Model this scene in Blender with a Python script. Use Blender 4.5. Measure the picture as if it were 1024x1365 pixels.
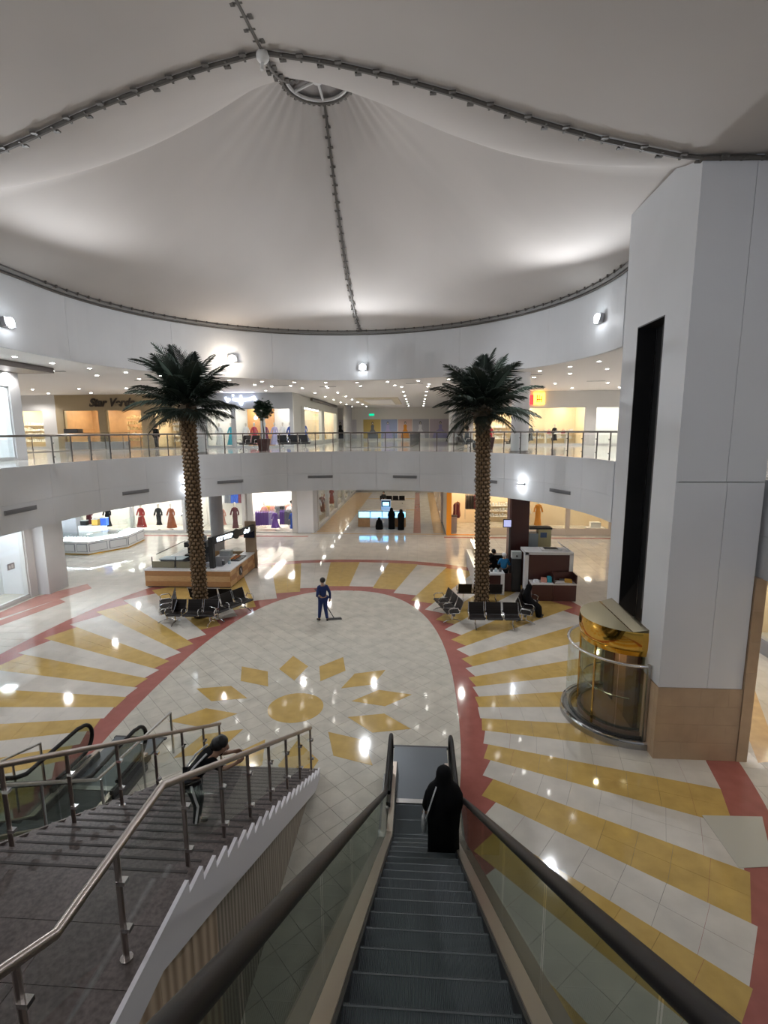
import bpy, bmesh, math, random
from mathutils import Vector, Matrix
for o in list(bpy.data.objects): bpy.data.objects.remove(o)
SC = bpy.context.scene; COL = SC.collection
R = math.radians; PI = math.pi
rnd = random.Random(7)
sin, cos = math.sin, math.cos

# ------------------------------------------------------------------ camera
F_PX, PITCH, ROLL, YAW = 675.0, R(9.08), R(0.4), R(-3.828)
cd = bpy.data.cameras.new('camera'); cam = bpy.data.objects.new('camera', cd); COL.objects.link(cam)
cd.sensor_fit = 'VERTICAL'; cd.sensor_height = 36.0; cd.lens = F_PX / 1365.0 * 36.0
cd.clip_start = 0.05; cd.clip_end = 300
fw = Vector((sin(YAW)*cos(PITCH), cos(YAW)*cos(PITCH), -sin(PITCH)))
rt = Vector((cos(YAW), -sin(YAW), 0)); up = rt.cross(fw)
rt2 = cos(ROLL)*rt - sin(ROLL)*up; up2 = sin(ROLL)*rt + cos(ROLL)*up
CAM = Vector((0, 0, 7.5))
cam.matrix_world = Matrix(((rt2.x, up2.x, -fw.x, CAM.x), (rt2.y, up2.y, -fw.y, CAM.y), (rt2.z, up2.z, -fw.z, CAM.z), (0, 0, 0, 1)))
SC.camera = cam
# ------------------------------------------------------------------ world, exposure
w = bpy.data.worlds.new('world'); SC.world = w; w.use_nodes = True
w.node_tree.nodes['Background'].inputs[0].default_value = (0.80, 0.88, 1.0, 1)
w.node_tree.nodes['Background'].inputs[1].default_value = 0.22
SC.view_settings.view_transform = 'Standard'; SC.view_settings.look = 'None'
SC.view_settings.gamma = 1; SC.view_settings.use_curve_mapping = False
SC.view_settings.exposure = EXPOSURE = 0.66
try: SC.cycles.transparent_max_bounces = 24
except Exception: pass
# ------------------------------------------------------------------ lamps
def lamp(name, loc, power, col=(1, 1, 1), rad=0.1, spot=None, aim=None, blend=0.6):
    L = bpy.data.lights.new(name, 'SPOT' if spot else 'POINT'); L.energy = power; L.color = col; L.shadow_soft_size = rad
    o = bpy.data.objects.new(name, L); COL.objects.link(o); o.location = loc
    if spot:
        L.spot_size = R(spot); L.spot_blend = blend
        d = Vector(aim) - Vector(loc) if aim else Vector((0, 0, -1))
        o.rotation_euler = d.to_track_quat('-Z', 'Y').to_euler()
    return o
COOL = (0.93, 0.96, 1.0); WARM = (1.0, 0.84, 0.66); NEUT = (1.0, 0.95, 0.90)
FLOODS = [(-11.9, 16.1, 10.4), (-2.98, 26.5, 10.4), (5.6, 19.0, 10.6)]
for p in FLOODS: lamp('flood_or_fill_light', p, 620, COOL, 0.07, spot=172, aim=(-3.2, 14, 8.5), blend=.3)
lamp('flood_or_fill_light', (-11.4, 3.0, 10.6), 420, COOL, 0.15)  # unseen fill lamp added on the near left to light the tower front
lamp('flood_or_fill_light', (6.4, 1.0, 10.6), 150, COOL, 0.12)  # unseen fill lamp added on the near right, same purpose
lamp('flood_or_fill_light', (-9.2, 25.0, 10.95), 50, WARM, 0.08)
# downlights of the upper mall floor (real lamps under the ceiling)
for p in [(-25, 28), (-19, 31), (-13, 31), (-20, 24), (-8, 33), (-3, 33), (3, 32), (9, 30), (12, 24), (10, 34), (15, 33), (-3, 41), (-3, 48), (-3, 56), (-27, 34), (-16.5, 20), (9, 22)]:
    lamp('mall_downlight', (p[0], p[1], 9.95), 190, NEUT, 0.12, spot=160)
# downlights of the ground floor under the slab
for p in [(-19, 32), (-12, 33), (-6, 33), (0, 33), (6, 33), (12, 33), (-17, 26), (9.5, 26), (11, 17), (-15.5, 20), (-3, 42), (-3, 50), (-3, 58), (11, 10)]:
    lamp('ground_downlight', (p[0], p[1], 4.15), 130, NEUT, 0.12, spot=160)
lamp('cabin_fill_light', (4.9, 12.85, 2.0), 14, WARM, .05)  # point lamp added inside the cabin to brighten its panels
lamp('window_fill_light', (-18.7, 17.5, 3.2), 90, COOL, .2); lamp('window_fill_light', (-17.5, 16.5, 9.0), 70, COOL, .2)  # bare point lamps added behind the left edge windows to brighten them
# unseen fill lamp added behind the camera, high over the upper landing
lamp('landing_fill_light', (-3, -4, 9.9), 60, NEUT, 0.2, spot=160)

# ------------------------------------------------------------------ helpers
class MB:
    def __init__(s): s.v = []; s.f = []
    def add(s, vs, fs):
        n = len(s.v); s.v += [tuple(p) for p in vs]; s.f += [tuple(i+n for i in f) for f in fs]; return s
    def box(s, cx, cy, cz, sx, sy, sz, rz=0, rx=0, ry=0):
        m = Matrix.Translation((cx, cy, cz)) @ Matrix.Rotation(rz, 4, 'Z') @ Matrix.Rotation(ry, 4, 'Y') @ Matrix.Rotation(rx, 4, 'X')
        vs = [m @ Vector((a*sx/2, b*sy/2, c*sz/2)) for a in (-1, 1) for b in (-1, 1) for c in (-1, 1)]
        return s.add(vs, [(0, 1, 3, 2), (4, 6, 7, 5), (0, 4, 5, 1), (2, 3, 7, 6), (0, 2, 6, 4), (1, 5, 7, 3)])
    def bb(s, x0, x1, y0, y1, z0, z1):
        return s.box((x0+x1)/2, (y0+y1)/2, (z0+z1)/2, abs(x1-x0), abs(y1-y0), abs(z1-z0))
    def prism(s, poly, z0, z1, bottom=True):
        n = len(poly); vs = [(x, y, z0) for x, y in poly] + [(x, y, z1) for x, y in poly]
        fs = [tuple(range(n, 2*n))] + [(i, (i+1) % n, n+(i+1) % n, n+i) for i in range(n)]
        if bottom: fs.append(tuple(range(n-1, -1, -1)))
        return s.add(vs, fs)
    def prism_x(s, poly, x0, x1):     # poly in (y,z), extruded along x
        n = len(poly); vs = [(x0, y, z) for y, z in poly] + [(x1, y, z) for y, z in poly]
        return s.add(vs, [tuple(range(n-1, -1, -1)), tuple(range(n, 2*n))] + [(i, (i+1) % n, n+(i+1) % n, n+i) for i in range(n)])
    def tube(s, pts, r, n=8, closed=False, cap=True, flat=1.0):
        pts = [Vector(p) for p in pts]; m = len(pts); base = len(s.v)
        rs = r if isinstance(r, (list, tuple)) else [r]*m
        prev = None
        for i, p in enumerate(pts):
            if closed: t = pts[(i+1) % m] - pts[i-1]
            else: t = pts[min(i+1, m-1)] - pts[max(i-1, 0)]
            t.normalize()
            if prev is None:
                a = Vector((0, 0, 1)) if abs(t.z) < .95 else Vector((0, 1, 0)); u = t.cross(a).normalized()
            else: u = (prev - t*prev.dot(t)).normalized()
            prev = u; v = t.cross(u)
            for k in range(n):
                an = 2*PI*k/n; s.v.append(tuple(p + (u*cos(an) + v*sin(an)*flat)*rs[i]))
        q = m if closed else m-1
        for i in range(q):
            a = base+i*n; b = base+((i+1) % m)*n
            for k in range(n): s.f.append((a+k, a+(k+1) % n, b+(k+1) % n, b+k))
        if cap and not closed:
            s.f.append(tuple(base+k for k in range(n-1, -1, -1))); s.f.append(tuple(base+(m-1)*n+k for k in range(n)))
        return s
    def lathe(s, prof, cx=0, cy=0, n=16, sx=1.0, sy=1.0, rz=0, cz=0):   # prof: list of (r,z)
        base = len(s.v)
        for r, z in prof:
            for k in range(n):
                a = 2*PI*k/n; x = r*sx*cos(a); y = r*sy*sin(a)
                s.v.append((cx + x*cos(rz)-y*sin(rz), cy + x*sin(rz)+y*cos(rz), z+cz))
        for i in range(len(prof)-1):
            a = base+i*n; b = a+n
            for k in range(n): s.f.append((a+k, a+(k+1) % n, b+(k+1) % n, b+k))
        s.f.append(tuple(base+k for k in range(n-1, -1, -1))); s.f.append(tuple(base+(len(prof)-1)*n+k for k in range(n)))
        return s
    def ball(s, c, r, n=10, m=6, sx=1, sy=1, sz=1):
        pr = [(max(1e-4, r*sin(PI*i/m)), -r*cos(PI*i/m)*sz) for i in range(m+1)]
        return s.lathe(pr, c[0], c[1], n, sx, sy, 0, c[2])
    def loft(s, rings, cap=True, closed=True):
        n = len(rings[0]); base = len(s.v)
        for rg in rings: s.v += [tuple(p) for p in rg]
        for i in range(len(rings)-1):
            a = base+i*n; b = a+n
            for k in range(n if closed else n-1): s.f.append((a+k, a+(k+1) % n, b+(k+1) % n, b+k))
        if cap: s.f.append(tuple(base+k for k in range(n-1, -1, -1))); s.f.append(tuple(base+(len(rings)-1)*n+k for k in range(n)))
        return s
    def mesh(s, name, m, smooth=False):
        me = bpy.data.meshes.new(name); me.from_pydata(s.v, [], s.f); me.validate(); me.update()
        bm = bmesh.new(); bm.from_mesh(me); bmesh.ops.recalc_face_normals(bm, faces=bm.faces); bm.to_mesh(me); bm.free()
        if m: me.materials.append(m)
        if smooth:
            for p in me.polygons: p.use_smooth = True
            try: me.set_sharp_from_angle(angle=R(38))
            except Exception: pass
        return me
    def build(s, name, m, parent=None, smooth=False, world=False, **props):
        if world and parent is not None:
            L = parent.location; s.v = [(x-L.x, y-L.y, z-L.z) for x, y, z in s.v]
        o = bpy.data.objects.new(name, s.mesh(name, m, smooth)); COL.objects.link(o)
        if parent is not None: o.parent = parent
        for k, v in props.items(): o[k] = v
        return o
def child(name, me, parent, loc=(0, 0, 0), rot=(0, 0, 0), scale=None):
    o = bpy.data.objects.new(name, me); COL.objects.link(o); o.parent = parent; o.location = loc; o.rotation_euler = rot
    if scale: o.scale = scale
    return o
def thing(name, label, cat, loc=(0, 0, 0), rz=0, group=None):
    o = bpy.data.objects.new(name, None); COL.objects.link(o); o.location = loc; o.rotation_euler = (0, 0, rz)
    o.empty_display_size = .1
    o['label'] = label; o['category'] = cat
    if group: o['group'] = group
    return o
def struct(name, loc=(0, 0, 0), label=None):
    o = bpy.data.objects.new(name, None); COL.objects.link(o); o.location = loc; o['kind'] = 'structure'
    if label: o['label'] = label
    return o
KIDS = None
def dup(o, loc=None, rz=None, label=None, group=None, parent=None):
    c = o.copy(); COL.objects.link(c)
    if parent: c.parent = parent
    if loc is not None: c.location = loc
    if rz is not None: c.rotation_euler = (0, 0, rz)
    if label: c['label'] = label
    if group: c['group'] = group
    for ch in list(o.children): dup(ch, parent=c)
    return c
# ------------------------------------------------------------------ materials
MATS = {}
def mat(name, col, rough=0.5, metal=0.0, emit=None, es=1.0, noise=0.0, nscale=4.0, bump=0.0, bscale=40.0, spec=0.5, coat=0.0, stretch=(1, 1, 1)):
    if name in MATS: return MATS[name]
    m = bpy.data.materials.new(name); m.use_nodes = True; nt = m.node_tree; b = nt.nodes['Principled BSDF']
    b.inputs['Base Color'].default_value = (*col, 1); b.inputs['Roughness'].default_value = rough; b.inputs['Metallic'].default_value = metal
    b.inputs['Specular IOR Level'].default_value = spec
    if coat: b.inputs['Coat Weight'].default_value = coat; b.inputs['Coat Roughness'].default_value = .05
    if emit: b.inputs['Emission Color'].default_value = (*emit, 1); b.inputs['Emission Strength'].default_value = es
    if noise or bump:
        g = nt.nodes.new('ShaderNodeNewGeometry') if not name.startswith('obj_') else nt.nodes.new('ShaderNodeTexCoord')
        out = g.outputs['Position'] if not name.startswith('obj_') else g.outputs['Object']
        mp = nt.nodes.new('ShaderNodeMapping'); mp.inputs['Scale'].default_value = stretch; nt.links.new(out, mp.inputs[0])
    if noise:
        n = nt.nodes.new('ShaderNodeTexNoise'); n.inputs['Scale'].default_value = nscale; n.inputs['Detail'].default_value = 4
        nt.links.new(mp.outputs[0], n.inputs['Vector'])
        r = nt.nodes.new('ShaderNodeValToRGB'); r.color_ramp.elements[0].position = .3; r.color_ramp.elements[1].position = .7
        r.color_ramp.elements[0].color = (*[max(0, c*(1-noise)) for c in col], 1); r.color_ramp.elements[1].color = (*[min(1, c*(1+noise)) for c in col], 1)
        nt.links.new(n.outputs['Fac'], r.inputs[0]); nt.links.new(r.outputs[0], b.inputs['Base Color'])
    if bump:
        n2 = nt.nodes.new('ShaderNodeTexNoise'); n2.inputs['Scale'].default_value = bscale; nt.links.new(mp.outputs[0], n2.inputs['Vector'])
        bp = nt.nodes.new('ShaderNodeBump'); bp.inputs['Strength'].default_value = bump; bp.inputs['Distance'].default_value = .01
        nt.links.new(n2.outputs['Fac'], bp.inputs['Height']); nt.links.new(bp.outputs[0], b.inputs['Normal'])
    MATS[name] = m; return m
def glassm(name, tint, gl=1.0, rough=0.02, refl=.5):
    m = bpy.data.materials.new(name); m.use_nodes = True; nt = m.node_tree; nt.nodes.clear()
    o = nt.nodes.new('ShaderNodeOutputMaterial'); t = nt.nodes.new('ShaderNodeBsdfTransparent'); t.inputs[0].default_value = (*tint, 1)
    g = nt.nodes.new('ShaderNodeBsdfGlossy'); g.inputs['Roughness'].default_value = rough; g.inputs[0].default_value = (gl, gl, gl, 1)
    lw = nt.nodes.new('ShaderNodeLayerWeight'); lw.inputs[0].default_value = .5
    pw = nt.nodes.new('ShaderNodeMath'); pw.operation = 'POWER'; pw.inputs[1].default_value = 4.5; nt.links.new(lw.outputs['Facing'], pw.inputs[0])
    fr = nt.nodes.new('ShaderNodeMath'); fr.operation = 'MULTIPLY_ADD'; fr.inputs[1].default_value = refl; fr.inputs[2].default_value = .03; nt.links.new(pw.outputs[0], fr.inputs[0])
    x = nt.nodes.new('ShaderNodeMixShader'); nt.links.new(fr.outputs[0], x.inputs[0]); nt.links.new(t.outputs[0], x.inputs[1]); nt.links.new(g.outputs[0], x.inputs[2])
    nt.links.new(x.outputs[0], o.inputs[0]); MATS[name] = m; return m
def stripes_mat(name, c1, c2, scale, axis='Y', rough=.5, dist=2.0):
    m = bpy.data.materials.new(name); m.use_nodes = True; nt = m.node_tree; b = nt.nodes['Principled BSDF']; b.inputs['Roughness'].default_value = rough
    g = nt.nodes.new('ShaderNodeNewGeometry'); wv = nt.nodes.new('ShaderNodeTexWave'); wv.bands_direction = axis; wv.inputs['Scale'].default_value = scale
    wv.inputs['Distortion'].default_value = dist; wv.inputs['Detail'].default_value = 2; wv.inputs['Detail Scale'].default_value = .8
    mp = nt.nodes.new('ShaderNodeMapping'); mp.inputs['Scale'].default_value = (1, 1, .25)
    nt.links.new(g.outputs['Position'], mp.inputs[0]); nt.links.new(mp.outputs[0], wv.inputs['Vector'])
    r = nt.nodes.new('ShaderNodeValToRGB'); r.color_ramp.elements[0].color = (*c1, 1); r.color_ramp.elements[1].color = (*c2, 1)
    nt.links.new(wv.outputs['Fac'], r.inputs[0]); nt.links.new(r.outputs[0], b.inputs['Base Color']); MATS[name] = m; return m
def leather_grid(name, col, scale=60.0):   # fine perforated sheet: colour print of holes
    m = mat(name, col, .5, spec=.2); nt = m.node_tree; b = nt.nodes['Principled BSDF']
    t = nt.nodes.new('ShaderNodeTexCoord'); v = nt.nodes.new('ShaderNodeTexVoronoi'); v.inputs['Scale'].default_value = scale; v.inputs['Randomness'].default_value = 0
    nt.links.new(t.outputs['Object'], v.inputs['Vector']); r = nt.nodes.new('ShaderNodeValToRGB')
    r.color_ramp.elements[0].position = .3; r.color_ramp.elements[1].position = .36
    r.color_ramp.elements[0].color = (0.002, 0.002, 0.002, 1); r.color_ramp.elements[1].color = (*col, 1)
    nt.links.new(v.outputs['Distance'], r.inputs[0]); nt.links.new(r.outputs[0], b.inputs['Base Color']); return m

CREAM = mat('cream_tile', (.60, .565, .51), .055, noise=.10, nscale=1.6, spec=.45)
CREAM2 = mat('cream_tile_inner', (.56, .53, .46), .06, noise=.12, nscale=2.4, spec=.45)
YELLOW = mat('yellow_tile', (.53, .36, .115), .07, noise=.10, nscale=3.0, spec=.45)
RED = mat('red_tile', (.36, .125, .105), .07, noise=.10, nscale=3.0, spec=.45)
GROUT = mat('grout', (.20, .19, .17), .6)
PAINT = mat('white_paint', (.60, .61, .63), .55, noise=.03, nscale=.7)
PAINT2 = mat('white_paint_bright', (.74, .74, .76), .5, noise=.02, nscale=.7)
CEILP = mat('ceiling_paint', (.76, .74, .73), .7)
STEEL = mat('brushed_steel', (.42, .41, .40), .28, 1.0)
STEELW = mat('warm_steel', (.33, .285, .26), .34, 1.0)
CHROME = mat('chrome', (.75, .75, .76), .10, 1.0)
BLACKR = mat('black_rubber', (.012, .010, .010),   .42, spec=.16)
BLACKM = mat('black_metal', (.02, .02, .022), .4)
DARK = mat('dark_void', (.006, .006, .007), .5)
GOLD = mat('polished_gold', (.72, .42, .08), .09, 1.0)
CHAMP = mat('champagne_metal', (.29, .25, .155), .42, .85)
TAN = mat('tan_stone', (.44, .31, .20), .28, noise=.08, nscale=2.5)
GRANITE = mat('brown_granite', (.105, .084, .079), .42, noise=.35, nscale=26, spec=.3)
STRING = mat('stringer_white', (.74, .71, .74), .5)
FABRIC = mat('tent_fabric', (.47, .438, .415), .8, noise=.05, nscale=.35, stretch=(1, 1, .4))
CABLE = mat('seam_cable', (.10, .09, .08), .6)
GLASS = glassm('clear_glass', (.95, .97, .965), refl=.3)
GLASSG = glassm('escalator_glass', (.70, .74, .70), refl=.22)
GLASSD = glassm('cabin_glass', (.80, .80, .70), refl=.35)
POSTM = mat('post_steel', (.16, .15, .145), .35, .8)
BROWN = mat('brown_laminate', (.060, .018, .015), .30)
WHITEL = mat('white_laminate', (.70, .70, .72), .35)
WOODL = mat('light_wood', (.52, .32, .15), .45, noise=.12, nscale=5, stretch=(1, 1, 6))
WOODD = mat('mid_wood', (.38, .19, .075), .45, noise=.12, nscale=5, stretch=(1, 1, 6))
GREYM = mat('grey_metal', (.10, .10, .105), .4, .3)
GREYL = mat('light_grey', (.34, .34, .36), .45)
BLACKC = mat('black_cloth', (.006, .006, .007), .9, spec=.15)
SKIN = mat('skin', (.38, .22, .15), .55)
HAIR = mat('black_hair', (.008, .007, .007), .5)
BLUEC = mat('blue_cloth', (.012, .028, .12), .8)
TEAL = mat('bright_blue_cloth', (.01, .15, .34), .8)
WHITEC = mat('white_cloth', (.7, .7, .72), .8)
GLOW = mat('lamp_glow', (1, 1, 1), .5, emit=(1, .97, .92), es=9)
GLOWC = mat('flood_glow', (1, 1, 1), .5, emit=(.85, .95, 1), es=22)
# ================================================================== FLOOR
SUN = (-3.33, 12.74)
def sup(t, cx, cy, a, b, n=2.4):
    c, s = cos(t), sin(t)
    return (cx + a*math.copysign(abs(c)**(2/n), c), cy + b*math.copysign(abs(s)**(2/n), s))
def inside(x, y, cx, cy, a, b, n=2.4): return (abs((x-cx)/a)**n + abs((y-cy)/b)**n) < 1
IN = (-3.33, 13.5, 4.45, 9.6); IN2 = (-3.33, 13.5, 5.0, 10.25)
OUT = (-3.33, 15.5, 10.25, 12.85); OUT2 = (-3.33, 15.5, 11.0, 13.5)
def clip(poly, clipper):
    out = poly
    m = len(clipper)
    for i in range(m):
        a = clipper[i]; b = clipper[(i+1) % m]; inp = out; out = []
        def sd(p): return (b[0]-a[0])*(p[1]-a[1]) - (b[1]-a[1])*(p[0]-a[0])
        for j in range(len(inp)):
            p, q = inp[j-1], inp[j]; sp, sq = sd(p), sd(q)
            if (sp >= 0) != (sq >= 0):
                t = sp/(sp-sq); out.append((p[0]+t*(q[0]-p[0]), p[1]+t*(q[1]-p[1])))
            if sq >= 0: out.append(q)
        if not out: return []
    return out
def area(p): return abs(sum(p[i-1][0]*p[i][1]-p[i][0]*p[i-1][1] for i in range(len(p))))/2
def seen(p):
    x = sum(q[0] for q in p)/len(p); y = sum(q[1] for q in p)/len(p); v = Vector((x, y, 0)) - CAM
    d = v.dot(fw)
    if d < .5: return 0
    px = v.dot(rt2)/d*F_PX; py = v.dot(up2)/d*F_PX
    if abs(px) > 530 or abs(py) > 700: return 0
    return area(p)*7.5/v.length**3
def shrink(p, g):
    cx = sum(q[0] for q in p)/len(p); cy = sum(q[1] for q in p)/len(p); o = []
    for x, y in p:
        d = math.hypot(x-cx, y-cy); k = max(0, (d-g*1.3)/d) if d else 0
        o.append((cx+(x-cx)*k, cy+(y-cy)*k))
    return o
def emit_tiles(polys, name, m, parent, ztop, zbot=-.012, lim=298):
    polys = [p for p in polys if len(p) >= 3 and area(p) > .004]
    polys.sort(key=lambda p: -seen(p))
    for p in polys[:lim]:
        cx = sum(q[0] for q in p)/len(p); cy = sum(q[1] for q in p)/len(p)
        mb = MB().prism([(x-cx, y-cy) for x, y in p], zbot, ztop, bottom=False)
        o = bpy.data.objects.new(name, mb.mesh(name, m)); COL.objects.link(o); o.parent = parent; o.location = (cx, cy, 0)
    if polys[lim:]:
        mb = MB()
        for p in polys[lim:]: mb.prism(p, zbot, ztop, bottom=False)
        mb.build(name, m, parent, kind='stuff')
floor = MB().bb(-36, 18, -8, 66, -.4, -.012).build('floor', GROUT); floor['kind'] = 'structure'
# diagonal cream tiles of the central oval
oval = [sup(2*PI*i/72, *IN) for i in range(72)]
T = .45; polys = []
for i in range(-34, 35):
    for j in range(-34, 35):
        cx = -3.33 + (i-j)*T/math.sqrt(2); cy = 13.5 + (i+j)*T/math.sqrt(2); h = T/math.sqrt(2)-.0042
        sq = [(cx+h, cy), (cx, cy+h), (cx-h, cy), (cx, cy-h)]
        ins = [inside(x, y, *IN) for x, y in sq]
        if all(ins): polys.append(sq)
        elif any(ins) or inside(cx, cy, *IN): polys.append(clip(sq, oval))
emit_tiles(polys, 'cream_tile', CREAM2, floor, 0)
# sun disc and petals, inlaid a hair proud
sun = MB().prism([(SUN[0]+.76*cos(2*PI*i/48), SUN[1]+.76*sin(2*PI*i/48)) for i in range(48)], -.01, .0022).build('sun_disc', YELLOW, floor)
for k in range(12):
    a = R(15+30*k); pts = []
    for r_, w_ in ((1.55, 0), (2.42, .46), (3.3, 0), (2.42, -.46)):
        pts.append((SUN[0]+r_*cos(a)-w_*sin(a), SUN[1]+r_*sin(a)+w_*cos(a)))
    MB().prism(pts, -.01, .0022).build('petal_inlay', YELLOW, floor)
# red ring round the oval, then radiating stripes lying a hair above it
def ring_polys(E0, E1, n, gap=.004):
    out = []
    for i in range(n):
        t0, t1 = 2*PI*i/n, 2*PI*(i+1)/n; tm = (t0+t1)/2
        out.append(shrink([sup(t0, *E0), sup(t0, *E1), sup(t1, *E1), sup(t1, *E0)][::-1], gap))
    return out
IN3 = (-3.33, 13.5, 5.75, 11.1); OUT0 = (-3.33, 15.5, 9.4, 12.0)
emit_tiles(ring_polys(IN, IN3, 120, 0), 'red_tile', RED, floor, -.003)
emit_tiles(ring_polys(OUT0, OUT2, 200, 0), 'red_tile', RED, floor, -.003)
def cross(a, E, r0=1.0):
    r_ = r0
    while inside(SUN[0]+r_*cos(a), SUN[1]+r_*sin(a), *E): r_ += .04
    return r_
ypol, wpol = [], []
for k in range(-29, 29):
    am = R(90 - 6.2*k - 3.1); hw = R(3.1)
    if math.degrees(am) % 360 > 235 and math.degrees(am) % 360 < 290: continue
    ra = cross(am, IN2); rb = cross(am, OUT)
    dst = wpol if k % 2 == 0 else ypol
    def q(r_, s_):   # point at radial distance r_ along the centre line, s_ = -1..1 across
        w_ = r_*math.tan(hw)*s_
        return (SUN[0]+r_*cos(am)-w_*sin(am), SUN[1]+r_*sin(am)+w_*cos(am))
    n = max(1, round((rb-ra)/.6)); g = .0022
    for i in range(n):
        r0 = ra+(rb-ra)*i/n; r1 = ra+(rb-ra)*(i+1)/n
        w_ = r0*math.tan(hw)*2
        ns = 1 if w_ < .8 else 2
        for j in range(ns):
            s0 = -1+2*j/ns; s1 = -1+2*(j+1)/ns; e = g/w_*2
            dst.append([q(r0+g, s0+e*(j > 0)), q(r1-g, s0+e*(j > 0)), q(r1-g, s1-e*(j < ns-1)), q(r0+g, s1-e*(j < ns-1))])
emit_tiles(ypol, 'yellow_tile', YELLOW, floor, 0)
emit_tiles(wpol, 'white_tile', CREAM, floor, 0)
# outer cream tiles
polys = []
for i in range(-44, 34):
    for j in range(-6, 106):
        x0 = i*.6; y0 = j*.6
        if x0 < -25.2 or (y0 > 36.4 and (x0 < -7.9 or x0 > 1.7)): continue
        c4 = [(x0+.003, y0+.003), (x0+.597, y0+.003), (x0+.597, y0+.597), (x0+.003, y0+.597)]
        if all(inside(x, y, *OUT) for x, y in c4): continue
        polys.append(c4)
emit_tiles(polys, 'floor_tile', CREAM, floor, -.006)
# pinkish border bands in front of the shops and along the corridor
BAND = mat('pink_band', (.42, .20, .165), .14, noise=.1, nscale=3, spec=.6)
BANDY = mat('ochre_band', (.62, .42, .22), .14, noise=.1, nscale=3, spec=.6)
for nm, m_, bx in [('border_band', BAND, (-25, -7.9, 35.3, 35.75)), ('border_band', BAND, (1.9, 17, 35.3, 35.75)), ('border_band', BANDY, (-7.9, 2.0, 36.5, 36.7)),
                   ('border_band', BANDY, (-7.6, -5.6, 37, 62)), ('border_band', BAND, (-.3, .25, 37, 62)), ('border_band', BANDY, (-5.6, -.3, 48, 48.4)), ('border_band', BANDY, (-5.6, -.3, 56, 56.6)), ('border_band', BANDY, (1.2, 1.95, 37, 62))]:
    MB().bb(*bx, -.012, -.004).build(nm, m_, floor)
for pts in ([(-17.7, 21.6), (-17.7, 19.2), (-17.2, 18.6), (-15.9, 22.9), (-16.6, 23.6)], [(-18.0, 14), (-17.4, 14), (-15.8, 20.9), (-16.4, 21.3), (-16.9, 18.9)]):
    MB().prism(pts, -.012, -.0045).build('border_band', BAND, floor)
MB().prism([(7.75, 11), (8.3, 11.1), (11, 17), (10.2, 17.2)], -.012, -.0045).build('border_band', BANDY, floor)
# loose cover panel in the floor, lower right
hp = MB().prism([(5.6, 9.27), (5.57, 8.05), (6.18, 8.12), (6.75, 9.3)][::-1], 0, .006).build('floor_cover', mat('cover_panel', (.5, .49, .43), .25), None)
hp['label'] = 'pale loose floor cover panel at the right edge by the red band'; hp['category'] = 'panel'
hp.location = (0, 0, .001)

# ================================================================== OPENING PATH (plan of the atrium)
CX, CY, RR = -3.2, 17.8, 9.9
def opening(off=0.0):
    pts = []
    r_ = RR + off
    for i in range(0, 61):     # right side round the far side to the left
        a = PI*i/60
        pts.append((CX + r_*cos(a), CY + r_*sin(a)))
    y = CY
    for yy in (15, 12, 9, 6, 3, 0, -3.3-off): pts.append((CX-r_, yy))
    for xx in (-9, -5, -1, 3): pts.append((xx, -3.3-off))
    pts.append((7.4+off, -3.3-off))
    for yy in (2, 5, 8, 11): pts.append((7.4+off, yy))
    pts.append((CX+r_+.15, 14.0))
    return pts
def annulus(name, off, z0, z1, m, rect=(-34, 17, -8, 64)):
    P_ = opening(off); n = len(P_); c = (-3.2, 12.0); O = []
    for x, y in P_:
        dx, dy = x-c[0], y-c[1]; ts = []
        if dx > 1e-6: ts.append((rect[1]-c[0])/dx)
        if dx < -1e-6: ts.append((rect[0]-c[0])/dx)
        if dy > 1e-6: ts.append((rect[3]-c[1])/dy)
        if dy < -1e-6: ts.append((rect[2]-c[1])/dy)
        t = min(ts); O.append((c[0]+dx*t, c[1]+dy*t))
    mb = MB(); vs = [(*p, z1) for p in P_] + [(*p, z1) for p in O] + [(*p, z0) for p in P_] + [(*p, z0) for p in O]; fs = []
    for i in range(n):
        j = (i+1) % n
        fs += [(i, j, n+j, n+i), (2*n+i, 3*n+i, 3*n+j, 2*n+j), (i, 2*n+i, 2*n+j, j), (n+i, n+j, 3*n+j, 3*n+i)]
    # fill the corners of the rectangle
    mb.add(vs, fs)
    o = mb.build(name, m); o['kind'] = 'structure'; return o
annulus('floor_upper', .12, 6.2, 6.4, mat('upper_floor', (.62, .60, .57), .10, noise=.06, nscale=1.5, spec=.6))
annulus('ceiling', .12, 4.3, 4.5, CEILP)
annulus('ceiling_upper', .12, 10.2, 10.4, CEILP)
# fascia panels (parts) on both levels
def fascia(name, z_list, m, seg=2.4, thick=.1, inset=0.0):
    root = struct(name); P_ = opening(inset)
    # resample by length
    L = [0]
    for a, b in zip(P_, P_[1:]): L.append(L[-1]+math.dist(a, b))
    n = int(L[-1]/seg)
    def at(s_):
        for i in range(len(P_)-1):
            if s_ <= L[i+1]+1e-6:
                t = (s_-L[i])/(L[i+1]-L[i]); a, b = P_[i], P_[i+1]
                d = Vector((b[0]-a[0], b[1]-a[1])).normalized(); return (a[0]+t*(b[0]-a[0]), a[1]+t*(b[1]-a[1])), (d.y, -d.x)
    for k in range(n):
        s0 = L[-1]*k/n+.004; s1 = L[-1]*(k+1)/n-.004
        ss = [s0] + [l for l in L if s0+.05 < l < s1-.05] + [s1]
        pp = [at(s_) for s_ in ss]
        for z0, z1 in zip(z_list, z_list[1:]):
            inner = [(p[0], p[1]) for p, nn in pp]; outer = [(p[0]+nn[0]*thick, p[1]+nn[1]*thick) for p, nn in pp]
            mb = MB().prism(inner+outer[::-1], z0+.003, z1-.003)
            mb.build('wall_panel', m, root)
    return root
fascia('wall_lower', [4.3, 5.22, 6.42], PAINT)
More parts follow.
